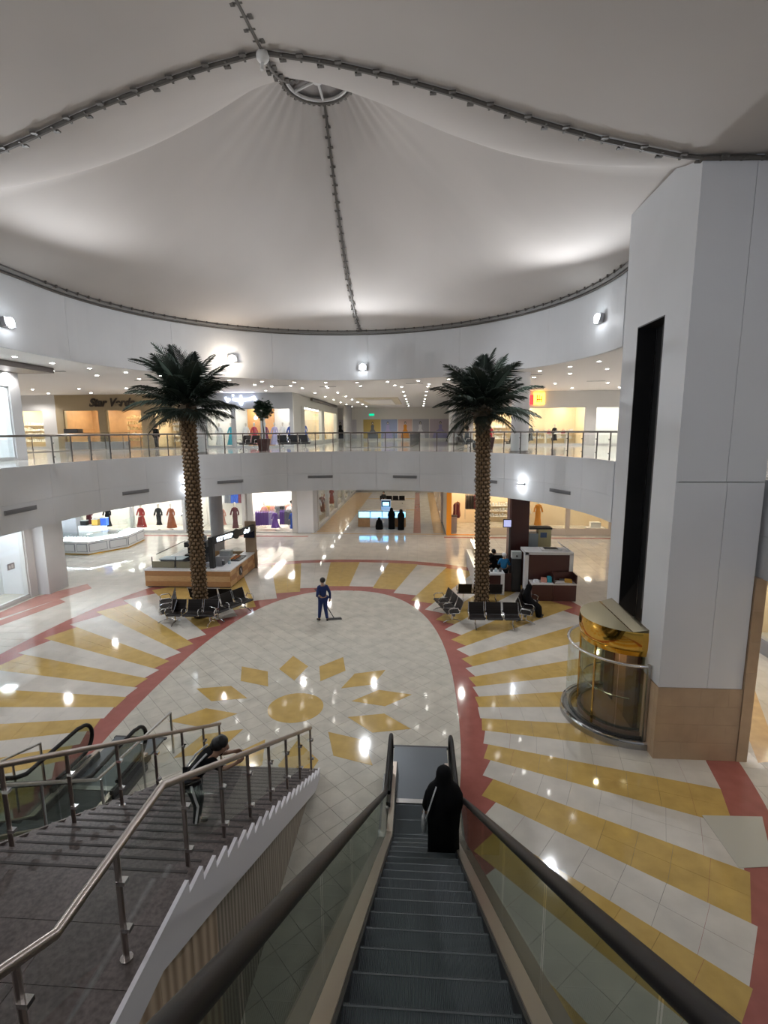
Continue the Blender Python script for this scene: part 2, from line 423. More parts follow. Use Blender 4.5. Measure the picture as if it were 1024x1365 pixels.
fascia('wall_upper', [10.2, 12.62], PAINT, seg=4.8)
# dark backing behind the joints
for z0, z1, nm in ((4.32, 6.38, 'trim_1'), (10.22, 12.6, 'trim_2')):
    P0 = opening(.1); mb = MB()
    for a, b in zip(P0, P0[1:]+P0[:1]):
        mb.add([(*a, z0), (*b, z0), (*b, z1), (*a, z1)], [(0, 1, 2, 3)])
    mb.build(nm, GREYL)['kind'] = 'structure'
# tent rim: channel with dark cables
P0 = opening(-.05)
mb = MB(); mb.tube([(*p, 12.66) for p in P0], .10, 6, closed=True); rim = mb.build('trim_3', mat('rim_channel', (.17, .165, .16), .5), smooth=True); rim['kind'] = 'structure'
MB().tube([(*p, 12.82) for p in opening(-.12)], .055, 6, closed=True).build('rim_cable', CABLE, rim)
MB().tube([(*p, 12.52) for p in opening(-.06)], .035, 6, closed=True).build('rim_cable', CABLE, rim)
mb = MB()
for i in range(0, 61):
    a = PI*i/60; r0 = RR-.2
    mb.box(CX+r0*cos(a), CY+r0*sin(a), 12.73, .05, .05, .22, a)
mb.build('rim_clamp', CABLE, rim, kind='stuff')

# ================================================================== TENT
HUB = Vector((-3.25, 18.0, 18.6)); HR = 1.15; KP = Vector((-3.05, 11.0, 14.87))
def seam_z(x):
    d = abs(x-KP.x); tb = [(0, 14.87), (1.2, 14.66), (2.4, 14.36), (3.8, 13.95), (5.1, 13.5), (6.6, 13.05), (8.2, 12.68), (10.2, 12.62), (30, 12.6)]
    for (a, za), (b, zb) in zip(tb, tb[1:]):
        if d <= b: return za+(zb-za)*(d-a)/(b-a)
    return 12.6
def tent_bound(phi):
    dx, dy = cos(phi), sin(phi); best = None
    # rim circle / straight sides / seam line y=11
    if dy < 0:
        t = (11.0-HUB.y)/dy; x = HUB.x+dx*t
        if abs(x-CX) <= RR: return t, seam_z(x)
    # circle
    ex, ey = HUB.x-CX, HUB.y-CY; b = ex*dx+ey*dy; c = ex*ex+ey*ey-RR*RR
    t = -b+math.sqrt(b*b-c); y = HUB.y+dy*t
    if y >= CY: return t, 12.72
    t = ((CX+RR if dx > 0 else CX-RR)-HUB.x)/dx
    return t, 12.72
tent = struct('ceiling_tent')
N = 180; rings = []
for j in range(25):
    s = j/24; rg = []
    for i in range(N):
        ph = 2*PI*i/N; tB, zB = tent_bound(ph)
        ss = s**1.35; t = HR+(tB-HR)*ss; pw = 1.75-.37*max(0, -sin(ph))
        fold = .035*sin(ph*24)*max(0, 1-s*2.2)
        z = zB+(HUB.z-zB)*(1-ss)**pw + fold - .12*sin(PI*ss)
        rg.append((HUB.x+cos(ph)*t, HUB.y+sin(ph)*t, z))
    rings.append(rg)
MB().loft(rings, cap=False).build('tent_fabric', FABRIC, tent, smooth=True)
# near membrane
rows = []
for j in range(15):
    y = 11.0-17.5*j/14; t = (y+6.5)/17.5; row = []
    for i in range(61):
        x = -17+34*i/60
        z = 12.45+(seam_z(x)-12.45)*t + (.12*t if abs(x-KP.x) < .01 else 0) - .35*sin(PI*(1-t))*min(1, abs(x-KP.x)/5)
        row.append((x, y, z))
    rows.append(row)
MB().loft(rows, cap=False, closed=False).build('tent_fabric', FABRIC, tent, smooth=True)
# seams: cable with staggered clamp plates
def seam(pts, tabs=.38, w_=.10, name='seam_cable'):
    c = MB().tube(pts, .045, 6).build(name, CABLE, tent)
    mb = MB(); acc = 0; k = 0
    for a, b in zip(pts, pts[1:]):
        a = Vector(a); b = Vector(b); L = (b-a).length; d = (b-a).normalized(); s = tabs-acc
        side = d.cross(Vector((0, 0, 1))).normalized()
        while s < L:
            p = a+d*s+side*(w_ if k % 2 else -w_)+Vector((0, 0, -.02))
            mb.box(p.x, p.y, p.z, .13, .08, .03, math.atan2(d.y, d.x)); q = a+d*s
            mb.box(q.x, q.y, q.z-.02, .04, .16, .03, math.atan2(d.y, d.x)); k += 1; s += tabs
        acc = (L-(s-tabs))
    mb.build('clamp_plate', CABLE, c, kind='stuff')
seam([(x, 11.0, seam_z(x)-.06) for x in [KP.x + i*.5 for i in range(0, 24)]])
seam([(x, 11.0, seam_z(x)-.06) for x in [KP.x - i*.5 for i in range(0, 22)]])
seam([(KP.x, 11.0-i*.6, 12.45+(14.87-12.45)*((11.0-i*.6+6.5)/17.5)-.02) for i in range(0, 26)], tabs=.36)
def prof(phi, s):
    tB, zB = tent_bound(phi); t = HR+(tB-HR)*s; z = zB+(HUB.z-zB)*(1-s)**(1.75-.37*max(0, -sin(phi)))-.12*sin(PI*s); return (HUB.x+cos(phi)*t, HUB.y+sin(phi)*t, z-.06)
ph_far = R(88.5); seam([prof(ph_far, s/26) for s in range(27)], tabs=.30, w_=.08)
ph_k = math.atan2(KP.y-HUB.y, KP.x-HUB.x); seam([prof(ph_k, s/20) for s in range(21)], tabs=.34)
# white knob
MB().ball((KP.x, KP.y, KP.z-.12), .13, 12, 8).tube([(KP.x, KP.y, KP.z-.1), (KP.x-.02, KP.y-.03, KP.z-.38)], .035, 6).build('seam_knob', mat('knob_white', (.75, .74, .72), .4), tent, smooth=True)
# spoked apex ring
wheel = MB(); wr = mat('wheel_paint', (.46, .45, .44), .45)
ringp = [(HUB.x+1.0*cos(2*PI*i/40), HUB.y+1.0*sin(2*PI*i/40), HUB.z) for i in range(40)]
wheel.tube(ringp, .055, 6, closed=True); wh = wheel.build('apex_ring', wr, tent, smooth=True)
for k in range(6):
    a = R(30+60*k); MB().tube([(HUB.x+.1*cos(a), HUB.y+.1*sin(a), HUB.z), (HUB.x+1.0*cos(a), HUB.y+1.0*sin(a), HUB.z)], .045, 6).build('spoke', wr, wh)
MB().lathe([(.14, -.08), (.14, .08)], HUB.x, HUB.y, 12, cz=HUB.z).build('ring_hub', wr, wh)
mb = MB()
for i in range(44):
    a = 2*PI*i/44; mb.box(HUB.x+1.17*cos(a), HUB.y+1.17*sin(a), HUB.z-.02, .13, .09, .10, a)
mb.build('clamp_plate', CABLE, wh, kind='stuff')
MB().tube([(HUB.x+1.13*cos(2*PI*i/40), HUB.y+1.13*sin(2*PI*i/40), HUB.z-.03) for i in range(40)], .045, 6, closed=True).build('seam_cable', CABLE, wh)
MB().prism([(HUB.x+1.35*cos(2*PI*i/32), HUB.y+1.35*sin(2*PI*i/32)) for i in range(32)], HUB.z+.12, HUB.z+.16).build('apex_cap', mat('apex_cap', (.20, .18, .17), .7), tent)
# ================================================================== LIFT TOWER
tw = struct('wall_tower', (6.4, 12.7, 0))
def tbox(nm, m, x0, x1, y0, y1, z0, z1, parent=tw, **k): return MB().bb(x0, x1, y0, y1, z0, z1).build(nm, m, parent, world=True, **k)
# left face with the tall slot: pieces round it
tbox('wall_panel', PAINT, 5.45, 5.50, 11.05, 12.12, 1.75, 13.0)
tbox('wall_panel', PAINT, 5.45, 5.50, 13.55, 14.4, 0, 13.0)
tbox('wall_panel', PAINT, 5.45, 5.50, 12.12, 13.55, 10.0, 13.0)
tbox('slot_recess', DARK, 5.9, 5.95, 12.1, 13.5, 2.5, 10.1)
tbox('slot_jamb', BLACKM, 5.453, 5.9, 12.12, 12.15, 2.5, 10.1); tbox('slot_jamb', BLACKM, 5.453, 5.9, 13.52, 13.55, 2.5, 10.1)
tbox('slot_head', BLACKM, 5.453, 5.9, 12.13, 13.54, 9.97, 10.0)
tbox('guide_rail', GREYM, 5.82, 5.87, 12.55, 12.6, 2.9, 10.0); tbox('guide_rail', GREYM, 5.82, 5.87, 12.98, 13.03, 2.9, 10.0)
tbox('hoist_cable', BLACKM, 5.78, 5.80, 12.77, 12.79, 2.9, 10.0)
# front face: two panel columns, two rows
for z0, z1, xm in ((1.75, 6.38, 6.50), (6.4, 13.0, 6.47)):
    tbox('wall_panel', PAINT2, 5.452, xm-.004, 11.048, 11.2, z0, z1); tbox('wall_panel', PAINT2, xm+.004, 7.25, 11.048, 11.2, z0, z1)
tbox('wall_backing', GREYL, 5.5, 7.2, 11.15, 11.25, 1.7, 12.9)
tbox('wall_panel', PAINT, 7.15, 7.24, 11.2, 14.4, 0, 13.0)
tbox('wall_panel', PAINT, 5.75, 7.2, 14.3, 14.4, 0, 13.0)
# tan stone base: slabs
for r_, (z0, z1) in enumerate(((0, .43), (.434, .87), (.874, 1.31), (1.314, 1.745))):
    xs = [5.43, 6.05, 6.68, 7.26] if r_ % 2 == 0 else [5.43, 5.75, 6.37, 6.98, 7.26]
    for a, b in zip(xs, xs[1:]): tbox('stone_slab', TAN, a+.001, b-.001, 11.02, 11.16, z0, z1)
    tbox('stone_slab', TAN, 5.43, 5.6, 11.165, 11.75, z0, z1); tbox('stone_slab', TAN, 5.43, 5.6, 11.754, 12.1, z0, z1)
for z in range(6): tbox('stone_slab', TAN, 7.27, 7.5, 11.0, 11.4, z*.72+.001, z*.72+.717)
# ---------------------------------------------- lift cabin
EC = (5.44, 12.85)
def arc(r_, a0=R(90), a1=R(270), n=24, c=EC): return [(c[0]+r_*cos(a0+(a1-a0)*i/n), c[1]+r_*sin(a0+(a1-a0)*i/n)) for i in range(n+1)]
lift = thing('glass_lift', 'half-round glass lift cabin with polished gold crown at foot of the tower slot', 'lift', (5.0, 12.85, 0))
def lb(mb, nm, m, **k): return mb.build(nm, m, lift, world=True, **k)
A_ = arc(1.17)
top = MB(); n = len(A_)
ch = 5.44-.33   # chord line where the roof starts to rise
flat_ = [(x, y) for x, y in arc(1.17, n=40) if x <= ch+.001]
top.prism(flat_, 2.74, 2.76)
lb(top, 'roof_plate', CHAMP)
y0c, y1c = min(p[1] for p in flat_), max(p[1] for p in flat_)
rf = MB(); rf.add([(ch, y0c, 2.76), (ch, y1c, 2.76), (5.44, 12.85+1.17, 2.84), (5.44, 12.85-1.17, 2.84), (ch, y0c, 2.5), (ch, y1c, 2.5), (5.44, 14.02, 2.5), (5.44, 11.68, 2.5)],
       [(0, 1, 2, 3), (0, 3, 7, 4), (1, 5, 6, 2), (0, 4, 5, 1)]); lb(rf, 'roof_slope', mat('shaded_champagne', (.20, .17, .11), .35, .85))  # slope's darker look is put into the colour, a darkened champagne
bd = MB(); bd.loft([[(x, y, z) for x, y in arc(rr, n=40)] for rr, z in ((1.17, 2.76), (1.19, 2.6), (1.18, 2.35), (1.12, 2.15))], cap=False, closed=False); lb(bd, 'gold_crown', GOLD, smooth=True)
lb(MB().prism(arc(1.12), .1, .2), 'cabin_floor', mat('cabin_floor', (.20, .12, .09), .3))
a = arc(1.1, n=6)
for i in range(6):
    g_ = MB(); p, q_ = a[i], a[i+1]; seg = arc(1.1, R(90)+PI*i/6+.01, R(90)+PI*(i+1)/6-.01, 5)
    inner = [(EC[0]+(x-EC[0])*.985, EC[1]+(y-EC[1])*.985) for x, y in seg]
    lb(g_.prism(seg+inner[::-1], .2, 2.2), 'curved_pane', GLASSD)
for i in (2, 4): lb(MB().tube([(EC[0]+1.13*cos(R(90)+PI*i/6), EC[1]+1.13*sin(R(90)+PI*i/6), z) for z in (.1, 2.2)], .03, 8), 'gold_mullion', GOLD)
lb(MB().bb(5.30, 5.40, 11.85, 12.45, .2, 2.2), 'door_leaf', BROWN); lb(MB().bb(5.30, 5.40, 13.25, 13.85, .2, 2.2), 'door_leaf', BROWN)
lb(MB().bb(5.33, 5.40, 12.45, 13.25, .2, 2.2), 'door_leaf', mat('bronze_panel', (.30, .16, .10), .3, .4))
lb(MB().tube([(x, y, 1.0) for x, y in arc(1.02, R(105), R(255), 14)], .02, 6), 'grab_rail', CHROME)
lb(MB().tube([(x, y, .24) for x, y in arc(1.06, n=20)], .03, 6), 'kick_rail', BLACKM)
guard = thing('lift_guard', 'curved glass guard with chrome rail and steel curb around the lift', 'railing', (5.0, 12.85, 0))
def gb(mb, nm, m, **k): return mb.build(nm, m, guard, world=True, **k)
gb(MB().prism(arc(1.55, n=32)+arc(1.30, n=32)[::-1], 0, .13), 'curb', STEEL)
gb(MB().tube([(x, y, .15) for x, y in arc(1.50, n=32)], .045, 8), 'curb_tube', CHROME, smooth=True)
gb(MB().prism(arc(1.34, n=32)+arc(1.28, n=32)[::-1], .13, .2), 'inner_curb', BLACKM)
gb(MB().tube([(x, y, 2.04) for x, y in arc(1.42, n=36)], .038, 10), 'top_rail', CHROME, smooth=True)
for i in range(5):
    seg = arc(1.42, R(90)+PI*i/5+.008, R(90)+PI*(i+1)/5-.008, 7); inner = [(EC[0]+(x-EC[0])*.99, EC[1]+(y-EC[1])*.99) for x, y in seg]
    gb(MB().prism(seg+inner[::-1], .2, 2.0), 'curved_pane', GLASS)
for s_ in (-1, 1): gb(MB().bb(5.36, 5.42, EC[1]+s_*1.42-.04, EC[1]+s_*1.42+.04, .13, 2.1), 'end_post', STEEL)

# ================================================================== STAIRCASE
stair = thing('staircase', 'dark granite staircase with saw-edged white stringer between the two escalators', 'staircase', (-3.4, 6.5, 0))
def sb(mb, nm, m, parent=stair, **k): return mb.build(nm, m, parent, world=True, **k)
SX0, SX1 = -4.68, -2.16
NOSING = mat('nosing_strip', (.045, .038, .036), .7)
for i in range(20):
    y = 4.0+.3*i; z = 3.36-.16*(i+1)
    st = MB().bb(SX0, SX1, y, y+.31, z-.19, z).build('step', GRANITE, stair, world=True)
    nb = MB().bb(SX0+.1, SX1-.1, y+.235, y+.265, z, z+.004); nb.v = [(a-stair.location.x, b-stair.location.y, c) for a, b, c in nb.v]; nb.build('nosing_strip', NOSING, st)
for i in range(19):
    y = 2.6-.3*i; z = 3.36+.16*(i+1)
    sb(MB().bb(SX0, SX1, y-.31, y, z-.19, z-.0), 'step', GRANITE)
for j, (a, b) in enumerate(((2.55, 3.05), (3.055, 3.55), (3.555, 4.02))):
    for x0, x1 in ((SX0, -3.9), (-3.895, -3.05), (-3.045, SX1)): sb(MB().bb(x0, x1, a, b, 3.2, 3.36), 'landing_slab', GRANITE)
def stringer(x0, x1):
    pts = [(2.0, 3.36+.33), (2.6, 3.37), (4.0, 3.37)]
    for i in range(20):
        y = 4.0+.3*i; z = 3.37-.16*(i+1); pts += [(y, z+.02), (y+.3, z+.02)] if i else [(4.0, z+.02), (4.3, z+.02)]
    pts += [(10.0, 0), (9.55, 0), (9.35, .08)]
    pts += [(4.72, 2.42), (3.47, 3.02), (2.9, 3.02), (2.0, 3.45)]
    return MB().prism_x(pts, x0, x1)
sb(stringer(-2.16, -2.12), 'stringer', STRING); sb(MB().prism_x([(2.6, 3.34), (4.0, 3.34), (10.0, .12), (10.0, 0), (9.5, 0), (4.0, 2.9), (2.6, 2.9)], -4.72, -4.68), 'stringer', GRANITE)
sb(MB().prism_x([(2.6, 3.2), (4.0, 3.2), (9.9, .05), (9.4, .05), (4.72, 2.46), (3.47, 3.08), (2.6, 3.08)], SX0, SX1), 'soffit', GREYL)
sb(MB().prism_x([(-3.2, 6.0), (2.6, 3.1), (2.6, 2.95), (-3.2, 5.8)], SX0, SX1), 'soffit', GREYL)
# wall under the stringer: vertical stone panels
ONYX1 = stripes_mat('onyx_tan', (.33, .23, .15), (.60, .47, .34), 1.9, 'Y', .5, 5.0)
ONYX2 = stripes_mat('onyx_grey', (.20, .165, .13), (.44, .37, .30), 3.2, 'Y', .5, 3.0)
y = 2.4
def ztop(y): return 3.0 if y < 3.5 else 3.0-(y-3.5)*.508
while y < 9.2:
    w_ = .58 if y < 4.7 else .42; y1 = min(y+w_, 9.25)
    if y < 4.72 < y1: y1 = 4.72
    sb(MB().prism_x([(y, 0), (y1-.006, 0), (y1-.006, ztop(y1)), (y, ztop(y))], -2.30, -2.24 if y >= 4.7 else -2.21), 'cladding_panel', ONYX1 if y < 4.7 else ONYX2); y = y1
sb(MB().prism_x([(2.4, 0), (9.2, 0), (9.2, .05), (4.7, 2.4), (3.5, 2.95), (2.4, 2.95)], -4.6, -4.5), 'side_wall', PAINT)
def rail_line(y):
    if y > 4.0: return 4.34-.5333*(y-4.0)
    if y > 2.62: return 4.34
    return 4.34+.5333*(2.62-y)
def stair_z(y):
    if y > 4.0: return max(0, 3.36-.16*(int((y-4.0)/.3)+1))
    if y > 2.6: return 3.36
    return 3.36+.16*(int((2.6-y)/.3)+1)
def stair_rail(X, ys, yend, label):
    path = [(X, -3.0, rail_line(-3.0)), (X, 2.62, 4.34), (X, 4.0, 4.34), (X, yend, rail_line(yend))]
    L0 = stair.location; loc = lambda p: (p[0]-L0.x, p[1]-L0.y, p[2]-L0.z)
    hr = MB().tube(path, .036, 10).build('railing', STEELW, stair, smooth=True, world=True, label=label)
    def pr(mb, nm, m, **k):
        mb.v = [loc(p) for p in mb.v]; return mb.build(nm, m, hr, **k)
    c = MB()
    for yy in ys:
        z0 = stair_z(yy); z1 = rail_line(yy)-.02
        pr(MB().tube([(X, yy, z0), (X, yy, z1)], .024, 8), 'post', STEELW, smooth=True)
        for f_ in (.30, .74): c.box(X+.03, yy, z0+(z1-z0)*f_, .07, .06, .035)
        c.lathe([(.05, 0), (.05, .015)], X, yy, 10, cz=z0)
    pr(c, 'glass_clamp', CHROME, kind='stuff')
    for a, b in zip(ys, ys[1:]):
        pr(MB().prism_x([(a+.05, rail_line(a+.05)-.80), (b-.05, rail_line(b-.05)-.80), (b-.05, rail_line(b-.05)-.1), (a+.05, rail_line(a+.05)-.1)], X-.004, X+.004), 'glass_pane', GLASS)
stair_rail(-2.3, [-2.2, -1.2, -.2, .8, 1.6, 2.32, 3.28, 4.35, 5.25, 6.14, 7.06, 8.02, 8.94, 9.93], 10.0, 'steel post railing on the escalator side')
stair_rail(-4.45, [-2.2, -1.2, -.2, .8, 1.7, 2.7, 3.7, 4.65, 5.6, 6.6, 7.6, 8.55, 9.45, 10.25], 10.3, 'steel post railing on the far side')

# ================================================================== ESCALATORS
STEPM = mat('escalator_step', (.105, .12, .135), .5, .3)
nt = STEPM.node_tree; b_ = nt.nodes['Principled BSDF']
g_ = nt.nodes.new('ShaderNodeNewGeometry'); wv = nt.nodes.new('ShaderNodeTexWave'); wv.bands_direction = 'X'; wv.inputs['Scale'].default_value = 26
bp = nt.nodes.new('ShaderNodeBump'); bp.inputs['Strength'].default_value = .9; bp.inputs['Distance'].default_value = .01
nt.links.new(g_.outputs['Position'], wv.inputs['Vector']); nt.links.new(wv.outputs['Fac'], bp.inputs['Height']); nt.links.new(bp.outputs[0], b_.inputs['Normal'])
NOSE = mat('step_nose', (.15, .165, .18), .4, .5)
PLATE = mat('landing_plate', (.12, .135, .15), .38, .6)
DECK = mat('inner_deck', (.50, .42, .36), .30, .75)
ODECK = mat('outer_deck', (.16, .16, .155), .35, .7)
TRUSS = mat('truss_cladding', (.20, .20, .19), .5)
def S(y):
    L_ = 5.78-.7*y; k = .22
    a = -math.log(math.exp(-L_/k)+math.exp(-6.4/k))*k if L_ < 20 else 6.4
    a = max(a, 0)
    return .03 + max(0.0, math.log(math.exp(min(a, 8)/k)+1.0)*k - math.log(2)*k*math.exp(-a/.3))
def escalator(cx, label):
    t = thing('escalator', label, 'escalator', (cx, 4.5, 0)); pr = lambda mb, nm, m, parent=t, **k: mb.build(nm, m, parent, world=(parent is t), **k)
    ys = [-3.0+.2*i for i in range(71)]     # to 11.0
    n = 0; y = -1.2
    while y < 9.3:
        z = S(y+.2); zn = S(y+.6); h = max(.06, z-zn)
        s_ = MB().bb(cx-.505, cx+.505, y, y+.40, z-h-.1, z).build('step', STEPM, t, world=True)
        e = MB().bb(cx-.50, cx+.50, y+.375, y+.402, z-.012, z+.003); e.build('step_nose', NOSE, t, world=True) if False else None
        eo = MB(); eo.bb(-.50, .50, 0, .012, 0, .013); o = eo.build('step_nose', NOSE, s_); o.location = (0, y+.378-4.5, z-.011)
        y += .40
    lo = lambda f: f
    def band(x0, x1, f0, f1, nm, m, y0=-2.6, y1=10.3, **k):
        mb = MB(); yy = [y0+(y1-y0)*i/64 for i in range(65)]
        rings = [[(x0, v, S(v)+f0(v)), (x1, v, S(v)+f0(v)), (x1, v, S(v)+f1(v)), (x0, v, S(v)+f1(v))] for v in yy]
        mb.loft(rings); return pr(mb, nm, m, **k)
    for s in (-1, 1):
        X = lambda a: cx+s*a
        band(X(.508), X(.53), lambda v: -.35, lambda v: .15, 'skirt', BLACKM)
        band(X(.53), X(.638), lambda v: .04, lambda v: .17, 'inner_deck', DECK)
        band(X(.655), X(.80), lambda v: -.05, lambda v: .08, 'outer_deck', ODECK, y1=10.0)
        band(X(.77), X(.80), lambda v: -.85 if S(v) > .9 else -S(v), lambda v: -.05, 'side_cladding', TRUSS, y1=10.0)
        # handrail loop
        pth = [(X(.645), -2.4, S(-2.4)+.34), (X(.645), -2.62, S(-2.4)+.42), (X(.645), -2.74, S(-2.4)+.67), (X(.645), -2.62, S(-2.4)+.92)]
        yy = -2.4
        while yy < 9.95: pth.append((X(.645), yy, S(yy)+1.0)); yy += .25
        C0 = (9.95, .67)
        for i in range(13):
            a_ = R(90-180*i/12); pth.append((X(.645), C0[0]+.34*cos(a_), C0[1]+.33*sin(a_)))
        pth += [(X(.645), 9.5, .34), (X(.645), 9.1, .36)]
        hr = MB(); hr.tube(pth, .05, 10, flat=.62) if False else hr.tube(pth, .043, 10); pr(hr, 'handrail', BLACKR, smooth=True)
        gp = MB(); gp.tube([(p[0], p[1], p[2]) for p in pth[4:-2]], .001, 4)
        # glass panes
        edges = [-2.4+1.24*i for i in range(11)]
        for a_, b__ in zip(edges, edges[1:]):
            yy = [a_+.006+(b__-a_-.012)*i/6 for i in range(7)]
            lowp = [(v, S(v)+.11) for v in yy]; hi = [(v, S(v)+.965) for v in yy]
            if b__ > 9.9:
                lowp = [(v, max(S(v)+.11, .11)) for v in yy]; hi = [(v, S(v)+.965) for v in yy if v < 9.9] + [(C0[0]+.30*cos(R(q)), C0[1]+.29*sin(R(q))) for q in (80, 50, 20, -10, -40, -65)]
                lowp = [p for p in lowp if p[0] < 10.05]
            mb = MB(); poly = lowp + hi[::-1]; x0, x1 = X(.640), X(.650)
            vs = [(x0, *p) for p in poly]+[(x1, *p) for p in poly]; nn = len(poly)
            # strip faces for sides (monotone), keeps the pane well shaped
            fs = []
            m_ = len(lowp)
            if b__ > 9.9: fs = [tuple(range(nn)), tuple(range(2*nn-1, nn-1, -1))]
            else:
                for i in range(m_-1):
                    fs += [(i, i+1, nn-2-i, nn-1-i), (nn+i, nn+nn-1-i, nn+nn-2-i, nn+i+1)]
            mb.add(vs, fs); pr(mb, 'glass_pane', GLASSG)
        # dark newel base under the loop
        pr(MB().prism_x([(8.9, .02), (10.35, .02), (10.35, .12), (10.1, .22), (9.2, .26), (8.9, .3)], X(.60), X(.69)), 'newel_base', BLACKM)
        pr(MB().bb(X(.62), X(.67), 8.6, 8.66, .3, .42), 'sensor_box', CHROME)
    pr(MB().bb(cx-.62, cx+.62, 9.55, 11.08, .0, .04), 'landing_plate', PLATE)
    pr(MB().bb(cx-.66, cx+.66, 11.08, 11.16, .0, .03), 'plate_edge', BLACKM)
    pr(MB().bb(cx-.50, cx+.50, 9.22, 9.34, .02, .05), 'comb', STEEL)
    pr(MB().bb(cx-.50, cx+.50, 9.34, 9.55, .02, .042), 'comb_plate', PLATE)
    pr(MB().bb(cx-.62, cx+.62, -3.2, -1.2, 6.40, 6.43), 'landing_plate', PLATE)
    pr(MB().prism_x([(-3.2, 6.3), (-1.2, 6.1), (7.6, .1), (7.6, 0), (6.6, 0), (-1.6, 5.3), (-3.2, 5.3)], cx-.76, cx+.76), 'truss', GREYM)
    return t
escalator(.09, 'escalator running down to the oval floor with the veiled woman on it')
escalator(-6.85, 'left escalator, seen behind the staircase railings')
def guardrail(X, y0, y1, label):
    t = thing('guard_rail', label, 'railing', (X, (y0+y1)/2, 0)); pr = lambda mb, nm, m, **k: mb.build(nm, m, t, world=True, **k)
    pr(MB().tube([(X, y0, S(y0)+1.05), (X, (y0+y1)/2, S((y0+y1)/2)+1.05), (X, y1, max(S(y1), 0)+1.0), (X, y1, .0)], .028, 8), 'handrail', STEEL, smooth=True)
    for k in range(4):
        yy = y0+.1+(y1-y0)*k/4; pr(MB().tube([(X, yy, S(yy)-.1), (X, yy, S(yy)+1.05)], .022, 8), 'post', STEEL)
guardrail(-7.95, 6.0, 9.3, 'steel guard rail along the left side of the left escalator')
guardrail(-5.75, 5.2, 10.6, 'thin steel rail between the left escalator and the staircase')

# ================================================================== PALMS
FROND = mat('palm_leaf', (.018, .028, .020), .5, spec=.35); BARK = mat('palm_bark', (.135, .082, .038), .8, noise=.3, nscale=14); BARKD = mat('palm_bark_dark', (.055, .035, .018), .9)
STEMM = mat('frond_stem', (.04, .045, .02), .5)
frond_meshes = []
for v in range(4):
    rr = random.Random(v); L_ = 2.2; mb = MB()
    droop = [.55, .75, .95, .65][v]
    def sp(t): return Vector((L_*t*(1-.06*t), 0, .30*L_*t-droop*L_*.62*t*t))
    for i in range(6):   # stem segments as flat strips
        a_, b__ = sp(i/6), sp((i+1)/6); w0 = .03*(1-i/7); w1 = .03*(1-(i+1)/7)
        mb.add([(a_.x, -w0, a_.z), (a_.x, w0, a_.z), (b__.x, w1, b__.z), (b__.x, -w1, b__.z), (a_.x, 0, a_.z-.03), (b__.x, 0, b__.z-.02)], [(0, 1, 2, 3), (0, 3, 5, 4), (1, 4, 5, 2)])
    for i in range(34):
        t = .14+.86*i/34; p = sp(t); ll = (.60*sin(PI*min(1, .22+t*.80))+.10)*(.85+.3*rr.random()); dirx = .45+.75*t
        for s in (-1, 1):
            w_ = .020; dz = -.35-.3*rr.random()
            tip = p+Vector((dirx*ll*.8, s*ll*.85, dz*ll*.75)); mid = p+Vector((dirx*ll*.4, s*ll*.45, .02*ll))
            mb.add([p+Vector((-w_, 0, 0)), p+Vector((w_, 0, 0)), mid+Vector((w_*1.4, 0, 0)), tip, mid+Vector((-w_*1.4, 0, 0))], [(0, 1, 2, 4), (4, 2, 3)])
    frond_meshes.append(mb.mesh('frond', FROND))
def palm(x, y, h, lean, label, seed):
    t = thing('palm_tree', label, 'tree', (x, y, 0)); rr = random.Random(seed)
    lx, ly = lean
    def ax(z): k = z/h; return Vector((lx*k, ly*k, z))
    pts = [ax(h*i/10) for i in range(11)]
    MB().tube(pts, [.25+.02*cos(i*.9) if i else .31 for i in range(11)], 14).build('trunk', BARKD, t, smooth=True)
    mb = MB(); rows_ = int(h/.155)
    for i in range(rows_):
        c = ax(.06+i*.155); n = 10
        for k in range(n):
            a_ = 2*PI*(k+.5*(i % 2))/n; r0 = .245; up_ = .17
            u = Vector((cos(a_), sin(a_), 0)); s_ = Vector((-sin(a_), cos(a_), 0)); w_ = .072
            b0 = c+u*r0; tp = c+u*(r0+.075)+Vector((0, 0, up_*.55)); tt = c+u*(r0+.02)+Vector((0, 0, up_))
            mb.add([b0-s_*w_*.6, b0+s_*w_*.6, tp+s_*w_, tp-s_*w_, tt+s_*w_*.7, tt-s_*w_*.7], [(0, 1, 2, 3), (3, 2, 4, 5), (0, 3, 5), (1, 4, 2)])
    mb.build('bark_scales', BARK, t, kind='stuff')
    top = ax(h)
    MB().ball((top.x, top.y, top.z+.15), .40, 10, 6, sz=1.3).build('crown_heart', BARKD, t)
    nf = 0
    for ring, (el, cnt, sc) in enumerate(((84, 3, .98), (68, 6, 1.05), (50, 8, 1.05), (32, 9, 1.02), (14, 10, 1.0), (-3, 9, .92), (-24, 6, .7))):
        for k in range(cnt):
            az = 2*PI*(k+.37*ring)/cnt+rr.uniform(-.12, .12); e = R(el+rr.uniform(-10, 10)); s_ = sc*rr.uniform(.76, 1.12)
            f_ = child('frond', frond_meshes[nf % 4], t, (top.x+.12*cos(az), top.y+.12*sin(az), top.z+.30+.05*ring*-1+.2), (0, -e, az), (s_, s_, s_)); nf += 1
            f_.rotation_euler = (Matrix.Rotation(az, 4, 'Z') @ Matrix.Rotation(-e, 4, 'Y') @ Matrix.Rotation(rr.uniform(-.25, .25), 4, 'X')).to_euler()
    return t
palm(-8.89, 19.45, 8.1, (-.02, 0), 'tall palm tree on the left, rising through the ring of black seats', 3)
palm(2.70, 20.55, 7.9, (-.12, 0), 'tall palm tree on the right, beside the dark brown kiosk', 11)

